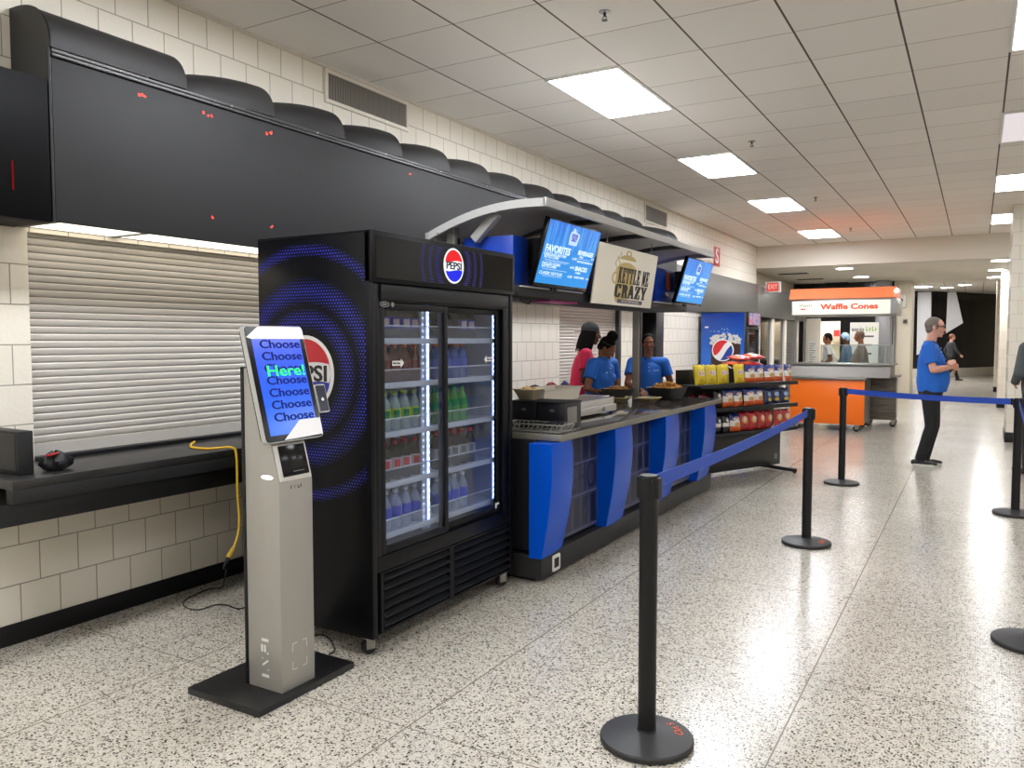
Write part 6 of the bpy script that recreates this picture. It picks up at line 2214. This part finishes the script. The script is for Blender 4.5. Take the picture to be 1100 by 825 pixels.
def person(label, loc, rz, skin, shirt, pants, sc=1.0, arms=None, hd=None, belly=0.0, legs=None, vox=.006, lean=0.0, hair=None, sleeve=.6, brow=None, group=None, shoe=None, female=False, hands=(.5, .5), collar=True, long=False, face=True, palmn=None, sole=None):
    root = thing('person', label, 'person', loc, rz, group)
    lx = lambda z: lean * max(0, z - .95)
    sh = {s: V(lx(1.42), s * (.175 if female else .195), 1.425) for s in (-1, 1)}
    hip = {s: V(0, s * .092, .93) for s in (-1, 1)}
    if legs is None:
        legs = {1: ((.012, .105, .49), (0, .115, .075), 0.15), -1: ((.012, -.105, .49), (0, -.115, .075), -.15)}
    if arms is None:
        arms = {1: ((.0, .27, 1.14), (.06, .27, .90)), -1: ((.0, -.27, 1.14), (.06, -.27, .90))}
    b = Body()
    nb = V(lx(1.47) + .0, 0, 1.475)
    hc, R = hd
    hc = Vector(hc)
    # trunk
    b.etube([(0, 0, .86, .10, .15), (lx(1.0), 0, 1.0, .105 + belly * .6, .14), (lx(1.12) + belly * .3, 0, 1.12, .10 + belly * .6, .135), (lx(1.28), 0, 1.28, .105, .15), (lx(1.40), 0, 1.40, .085, .15), (lx(1.46), 0, 1.46, .05, .08)])
    b.cap(nb - V(0, 0, .05), hc - R @ V(.022, 0, .055), .058, .054, 16)
    b.cap(sh[1], sh[-1], .06, .06, 16)
    head(b, hc, R, .9 if female else 1.0)
    for s in (-1, 1):
        e, w = V(*arms[s][0]), V(*arms[s][1])
        limb(b, [sh[s], sh[s] + (e - sh[s]) * .5, e, e + (w - e) * .35, w], [.056, .046, .040, .040, .028])
        dv = V(*arms[s][2]) if len(arms[s]) > 2 else (w - e)
        pn = V(*arms[s][3]) if len(arms[s]) > 3 else V(0, -s, 0)
        hand(b, w, dv, pn, s if True else 1, hands[0 if s > 0 else 1])
        k, a, toe = legs[s]
        k, a = V(*k), V(*a)
        limb(b, [hip[s], k, k + (a - k) * .35, a], [.085, .056, .056, .038])
        b.cap(a - V(0, 0, .02), a + V(.11 * math.cos(toe), .11 * math.sin(toe), -.045), .032, .026, 12)
    body = b.fuse('body', skin, root, vox, 4, sc)
    # shirt
    b = Body()
    g = .018
    b.etube([(lx(.93) + belly * .25, 0, .90, .126 + belly * .55, .172 + belly * .25), (lx(1.02) + belly * .45, 0, 1.02, .132 + belly * .9, .170 + belly * .3), (lx(1.12) + belly * .55, 0, 1.12, .128 + belly * .9, .162 + belly * .25), (lx(1.28) + belly * .15, 0, 1.28, .130 + belly * .25, .172), (lx(1.39), 0, 1.39, .108, .172), (lx(1.455), 0, 1.455, .070, .105), (lx(1.475), 0, 1.478, .062, .068)])
    b.cap(sh[1] + V(0, -.01, 0), sh[-1] + V(0, .01, 0), .074, .074, 18)
    if female:
        for s in (-1, 1):
            b.ell(V(lx(1.28) + .085, s * .07, 1.265), (.062, .068, .07), 16, 10)
    for s in (-1, 1):
        e, w = V(*arms[s][0]), V(*arms[s][1])
        if long:
            b.cap(sh[s], e, .074, .058, 16)
            b.cone(e, e + (w - e) * .94, .058, .042, 18)
            b.ell(e, .058)
        else:
            b.ell(sh[s], .075)
            b.cone(sh[s], sh[s] + (e - sh[s]) * sleeve, .074, .070, 20)
    st = b.fuse('shirt', shirt, root, vox, 3, sc)
    if collar:
        m = MB()
        n = 24
        vs = []
        for i in range(n + 1):
            a = -PI + 2 * PI * i / n + 0
            op = .35
            aa = op + (2 * PI - 2 * op) * i / n
            x, y = .064 * math.cos(aa), .068 * math.sin(aa)
            vs += [(nb.x + x, y, 1.468), (nb.x + x * .93, y * .93, 1.505), (nb.x + x * 1.25, y * 1.25, 1.468), (nb.x + x * .99, y * .99, 1.507)]
        fs = []
        for i in range(n):
            o = i * 4
            fs += [(o, o + 4, o + 5, o + 1), (o + 2, o + 3, o + 7, o + 6), (o + 1, o + 5, o + 7, o + 3)]
        m.add([(x * sc, y * sc, z * sc) for x, y, z in vs], fs)
        m.build('collar', shirt, st, smooth=60)
        m = MB()
        for z in (1.42, 1.375, 1.33):
            m.ell(V(lx(z) + .128 - (z - 1.28) * .12 + belly * .1, 0, z) * sc, .006 * sc, 8, 6)
        m.build('buttons', pm('button', (214, 222, 232), .4), st)
    # trousers
    b = Body()
    b.etube([(0, 0, .80, .118, .170), (0, 0, .90, .122 + belly * .3, .166 + belly * .1), (lx(.985) + belly * .2, 0, .985, .122 + belly * .5, .160 + belly * .15)])
    for s in (-1, 1):
        k, a, toe = legs[s]
        k, a = V(*k), V(*a)
        b.cap(hip[s] - V(0, 0, .04), k, .098, .070, 18)
        b.ell(k, .070)
        b.cone(k, a + (k - a).normalized() * .0, .070, .058, 20)
    tr = b.fuse('trousers', pants, root, vox, 3, sc)
    bl = MB()
    n = 32
    q = [(.128 + belly * .5, .166 + belly * .15)]
    # shoes
    for s in (-1, 1):
        k, a, toe = legs[s]
        a = V(*a)
        d = V(math.cos(toe), math.sin(toe), 0)
        b = Body()
        zf = a.z - .075
        for u, r, h in ((-.055, .036, .045), (.02, .040, .05), (.09, .042, .036), (.15, .036, .028)):
            b.ell(V(a.x, a.y, zf + .022 + h * .5) + d * u, (r * 1.25, r * 1.05, h * .8), 16, 10, Euler((0, 0, toe)).to_matrix())
        b.cap(V(a.x, a.y, zf + .04) - d * .06, V(a.x, a.y, zf + .03) + d * .15, .036, .030, 12)
        b.cone(V(a.x, a.y, zf + .04), V(a.x, a.y, zf + .095), .046, .042, 16)
        so = b.fuse('shoe', shoe or pm('shoe_black', (20, 20, 21), .5), root, max(vox, .006), 3, sc)
        m = MB()
        o2 = V(a.x, a.y, zf) + d * .045
        m.prism([((.140 * math.cos(i * PI / 12)) * (1.0 if math.cos(i * PI / 12) > 0 else .95), .053 * math.sin(i * PI / 12)) for i in range(24)], (o2 + V(0, 0, .002)) * sc, d * sc, V(-d.y, d.x, 0) * sc, V(0, 0, .026 * sc))
        m.build('sole', sole or pm('sole_black', (26, 26, 26), .6), so, smooth=0)
    if face:
        face_parts(body, hc, R, sc, brow or pm('brow_dark', (30, 24, 20), .7))
    if hair:
        hair(root, hc, R, sc)
    return root, body, st
def cap_hair(mat, grow=.010, back=.012, top=.0, side=True, fringe=.06):
    def f(root, c, R, sc):
        P = lambda x, y, z: c + R @ V(x, y, z)
        b = Body()
        b.ell(P(-.020 - back, 0, .036 + top), (.096 + grow * .4, .077 + grow, .088 + grow), 24, 16, R)
        b.ell(P(-.052 - back, 0, -.02), (.050, .066 + grow * .6, .060), 20, 12, R)
        if side:
            for s in (-1, 1):
                b.ell(P(.012, s * .068, .018), (.030, .012, .040), 14, 10, R)
        return b.fuse('hair', mat, root, .006, 3, sc)
    return f
SK_dark = pm('skin_dark', (80, 52, 38), .55, spec=.25)
SK_mid = pm('skin_brown', (128, 84, 62), .55, spec=.25)
SK_light = pm('skin_light', (212, 158, 136), .55, spec=.3)
SH_blue = pm('shirt_royal', (18, 96, 190), .75, noise=.08, nscale=8, bump=.2)
SH_red = pm('shirt_crimson', (206, 28, 72), .75, noise=.08, nscale=8, bump=.2)
PT_black = pm('trousers_black', (20, 20, 22), .8, noise=.15, nscale=10, bump=.25)
H_black = pm('hair_black', (14, 11, 10), .75, spec=.12, noise=.3, nscale=60, bump=.6)
H_grey = pm('hair_grey', (112, 102, 94), .7, noise=.3, nscale=60, bump=.6)
def chest_logo(st, sc, x, y, z, w=.05):
    m = MB()
    fit_text(m, 'STAFF', V(x, y, z) * sc, V(-.25, 1, 0).normalized(), Z3, w * sc, .012 * sc, .01)
    m.build('chest_print', M_wp, st, smooth=0)
# ---- man in blue polo in the aisle, arms folded, seen from his side
armsA = {-1: ((.05, -.27, 1.165), (.235, -.09, 1.205), (.5, .85, -.10), (-1, .2, 0)),
         1: ((.11, .25, 1.17), (.235, -.03, 1.262), (-.15, -1, -.05), (-.45, 0, -.9))}
legsA = {1: ((.035, .10, .49), (-.055, .10, .075), .08), -1: ((.03, -.10, .49), (-.085, -.10, .075), -.02)}
man, mb_, mst = person('man with glasses in a blue polo, arms folded, standing sideways in the aisle', (-.47, 10.80, 0), -.06, SK_light, SH_blue, PT_black, 1.0, armsA, (V(.035, 0, 1.665), frame(0, .08)), .055, legsA, .006, -.04, cap_hair(H_grey, .004, .006), .72, pm('brow_grey', (110, 96, 86), .7), hands=(.35, .9), sole=pm('sole_white', (206, 204, 196), .5))
m = MB()
hc, Rr = V(.035, 0, 1.665), frame(0, .08)
P_ = lambda x, y, z: hc + Rr @ V(x, y, z)
for s in (-1, 1):
    m.tube([P_(.100 + .0 * math.cos(a), s * .033 + .024 * math.cos(a), .012 + .018 * math.sin(a)) for a in [2 * PI * i / 16 for i in range(17)]], .0026, 6)
    m.tube([P_(.098, s * .057, .018), P_(.05, s * .080, .018), P_(-.01, s * .084, .012)], .0028, 6)
m.tube([P_(.101, -.010, .016), P_(.103, 0, .019), P_(.101, .010, .016)], .0024, 6)
m.build('glasses', M_blackm, man)
m = MB()
m.etube = None
bt = Body()
bt.etube([(-.0, 0, .945, .148, .178), (-.0, 0, .985, .150, .178)])
bt.build('belt', M_black, man, smooth=60)
# ---- counter staff
armsB = {-1: ((.16, -.27, 1.17), (.40, -.10, 1.09), (1, .1, -.25), (0, .3, -1)), 1: ((.02, .285, 1.16), (.16, .30, .98), (.8, 0, -.6), (0, -1, 0))}
mB, bB, sB = person('man in blue polo behind the counter, facing the aisle with hand on bowl', (-3.17, 8.44, 0), -1.12, SK_mid, SH_blue, PT_black, .885, armsB, (V(.03, 0, 1.668), frame(-.05, .03)), .02, hair=cap_hair(H_black, .009, .004))
chest_logo(sB, .885, .122, .09, 1.335, .07)
# ---- woman in blue polo looking down
armsC = {-1: ((.08, -.27, 1.16), (.115, -.20, 1.13), (1, .5, .1), (0, .3, -1)), 1: ((.10, .26, 1.15), (.115, .18, 1.13), (1, -.5, .1), (0, -.3, -1))}
def bun(root, c, R, sc):
    P = lambda x, y, z: c + R @ V(x, y, z)
    b = Body()
    b.ell(P(-.026, 0, .040), (.098, .086, .096), 24, 16, R)
    b.ell(P(-.066, 0, -.015), (.050, .070, .060), 18, 12, R)
    b.ell(P(-.035, 0, .150), (.066, .066, .062), 18, 12, R)
    b.fuse('hair', H_black, root, .006, 3, sc)
    m = MB()
    m.tube([P(.074 * math.cos(a) - .02, .088 * math.sin(a), .055 + .020 * math.cos(a)) * sc for a in [2 * PI * i / 28 for i in range(29)]], .008 * sc, 8)
    m.build('headband', M_blackm, root)
mC, bC, sC = person('woman in a blue polo with her hair in a bun, looking down at the counter', (-3.355, 7.45, 0), -.24, SK_mid, SH_blue, PT_black, .895, armsC, (V(.135, .02, 1.600), frame(.30, .66)), .03, hair=bun, female=True, lean=.19)
chest_logo(sC, .895, .21, -.08, 1.33, .06)
# ---- man in crimson shirt, cap and dreadlocks, turned away
def dreads(root, c, R, sc):
    P = lambda x, y, z: c + R @ V(x, y, z)
    b = Body()
    b.ell(P(-.024, 0, .030), (.094, .082, .086), 20, 14, R)
    rnd = random.Random(5)
    for i in range(44):
        a = PI * .28 + (2 * PI - PI * .56) * i / 43
        r = .088
        x, y = r * math.cos(a) - .015, r * .92 * math.sin(a)
        x2, y2 = x * 1.12 - .012, y * 1.18
        L = .145 + .07 * rnd.random()
        b.cap(P(x, y, .03), P(x2, y2, -.06), .011, .011, 8)
        b.cap(P(x2, y2, -.06), P(x2 * 1.05 - .01, y2 * 1.05, -L), .011, .008, 8)
    b.fuse('hair', H_black, root, .006, 2, sc)
    cp = Body()
    cp.ell(P(-.018, 0, .052), (.104, .092, .082), 24, 14, R)
    k = cp.fuse('cap', pm('cap_charcoal', (52, 52, 54), .85, spec=.2, noise=.15, nscale=12, bump=.3), root, .006, 2, sc)
    m = MB()
    pts = []
    for i in range(13):
        a = PI / 2 + PI * i / 12
        pts.append((.10 * math.cos(a) * 1.0 - .07, .070 * math.sin(a)))
    top = [P(x - .02, y, .030 - .30 * (abs(x) - .07)) * sc for x, y in pts]
    bot = [P(x - .02, y, .024 - .30 * (abs(x) - .07)) * sc for x, y in pts]
    n = len(top)
    m.add(top + bot, [tuple(range(n)), tuple(range(2 * n - 1, n - 1, -1))] + [(i, n + i, n + (i + 1) % n, (i + 1) % n) for i in range(n)])
    m.build('cap_peak', MATS['cap_charcoal'], k, smooth=0)
armsD = {-1: ((.03, -.275, 1.15), (.22, -.20, 1.02), (1, 0, -.3), (0, 1, 0)), 1: ((.03, .275, 1.15), (.22, .20, 1.02), (1, 0, -.3), (0, -1, 0))}
mD, bD, sD = person('man in a crimson shirt with dreadlocks and a backward grey cap behind the counter', (-3.68, 7.74, 0), .5, SK_dark, SH_red, PT_black, .955, armsD, (V(.125, 0, 1.655), frame(0, .14)), .01, hair=dreads, lean=.12)
m = MB()
m.obx(V(.0, -.262, 1.30) * .955, V(.02, -.004, 0), V(0, .002, .0), V(0, 0, .004))
m.build('sleeve_print', M_wp, sD)
# ---- person in a grey jacket at the picture edge
armsE = {1: ((-.01, .285, 1.14), (.17, .17, 1.03), (.6, -.7, 0), (0, -1, 0)), -1: ((-.01, -.285, 1.14), (.17, -.17, 1.03), (.6, .7, 0), (0, 1, 0))}
person('person in a grey jacket cut off by the picture edge beside the pale pier', (.62, 10.75, 0), 2.3, SK_light, pm('jacket_grey', (78, 84, 86), .8, noise=.15, nscale=8, bump=.3), pm('trousers_charcoal', (40, 40, 42), .8), 1.0, armsE, (V(.03, 0, 1.665), frame(0, .05)), .03, hair=cap_hair(H_black, .008, .01), long=True, collar=False)
# ---- distant people
armsF = {1: ((.10, .26, 1.16), (.34, .24, 1.0), (1, 0, -.3), (0, -1, 0)), -1: ((.10, -.26, 1.16), (.34, -.24, 1.0), (1, 0, -.3), (0, 1, 0))}
SHw = pm('shirt_white', (222, 214, 206), .8)
person('man in a white shirt bending forward, seen through the waffle stand guard', (-2.64, 18.1, 0), 3.45, SK_mid, SHw, pm('jeans', (84, 100, 120), .8), .95, armsF, (V(.14, 0, 1.62), frame(0, .4)), .03, vox=.010, lean=.28, hair=cap_hair(H_black, .006, .01), collar=False, face=False)
person('person in a denim jacket and pale blue cap behind the waffle stand', (-2.52, 19.1, 0), 3.5, SK_dark, pm('denim', (88, 108, 128), .8), pm('jeans', (84, 100, 120), .8), .94, None, (V(.05, 0, 1.655), frame(0, .15)), .02, vox=.010, hair=cap_hair(pm('cap_paleblue', (150, 184, 214), .7), .012, .0), collar=False, face=False, long=True)
person('stocky man in a taupe jacket standing before the white banner', (-2.12, 18.3, 0), 3.3, SK_mid, pm('jacket_taupe', (124, 114, 104), .8), pm('jeans', (84, 100, 120), .8), .96, None, (V(.05, 0, 1.66), frame(0, .12)), .08, vox=.010, hair=cap_hair(pm('hair_brown', (92, 70, 56), .7), .003, .0), collar=False, face=False, long=True)
legsG = {1: ((.17, .09, .50), (.30, .09, .10), 0), -1: ((.02, -.09, .48), (-.26, -.09, .13), 0)}
person('distant walker in dark clothes crossing before the curved black wall', (-.83, 33.2, 0), .35, SK_light, pm('jacket_dark', (52, 52, 56), .8), PT_black, .97, {1: ((-.12, .26, 1.16), (-.02, .26, .93)), -1: ((.10, -.26, 1.16), (.26, -.24, 1.0))}, (V(.04, 0, 1.66), frame(0, .1)), .02, legsG, .012, hair=cap_hair(pm('hair_auburn', (110, 66, 44), .7), .006, .008), collar=False, face=False, long=True)
# ================================================================== light
w = bpy.data.worlds.new('world')
S.world = w
w.use_nodes = True
w.node_tree.nodes['Background'].inputs[0].default_value = (.9, .93, 1, 1)
w.node_tree.nodes['Background'].inputs[1].default_value = .02
for o in list(COL.objects):
    if o.type == 'EMPTY' and not o.children:
        bpy.data.objects.remove(o)
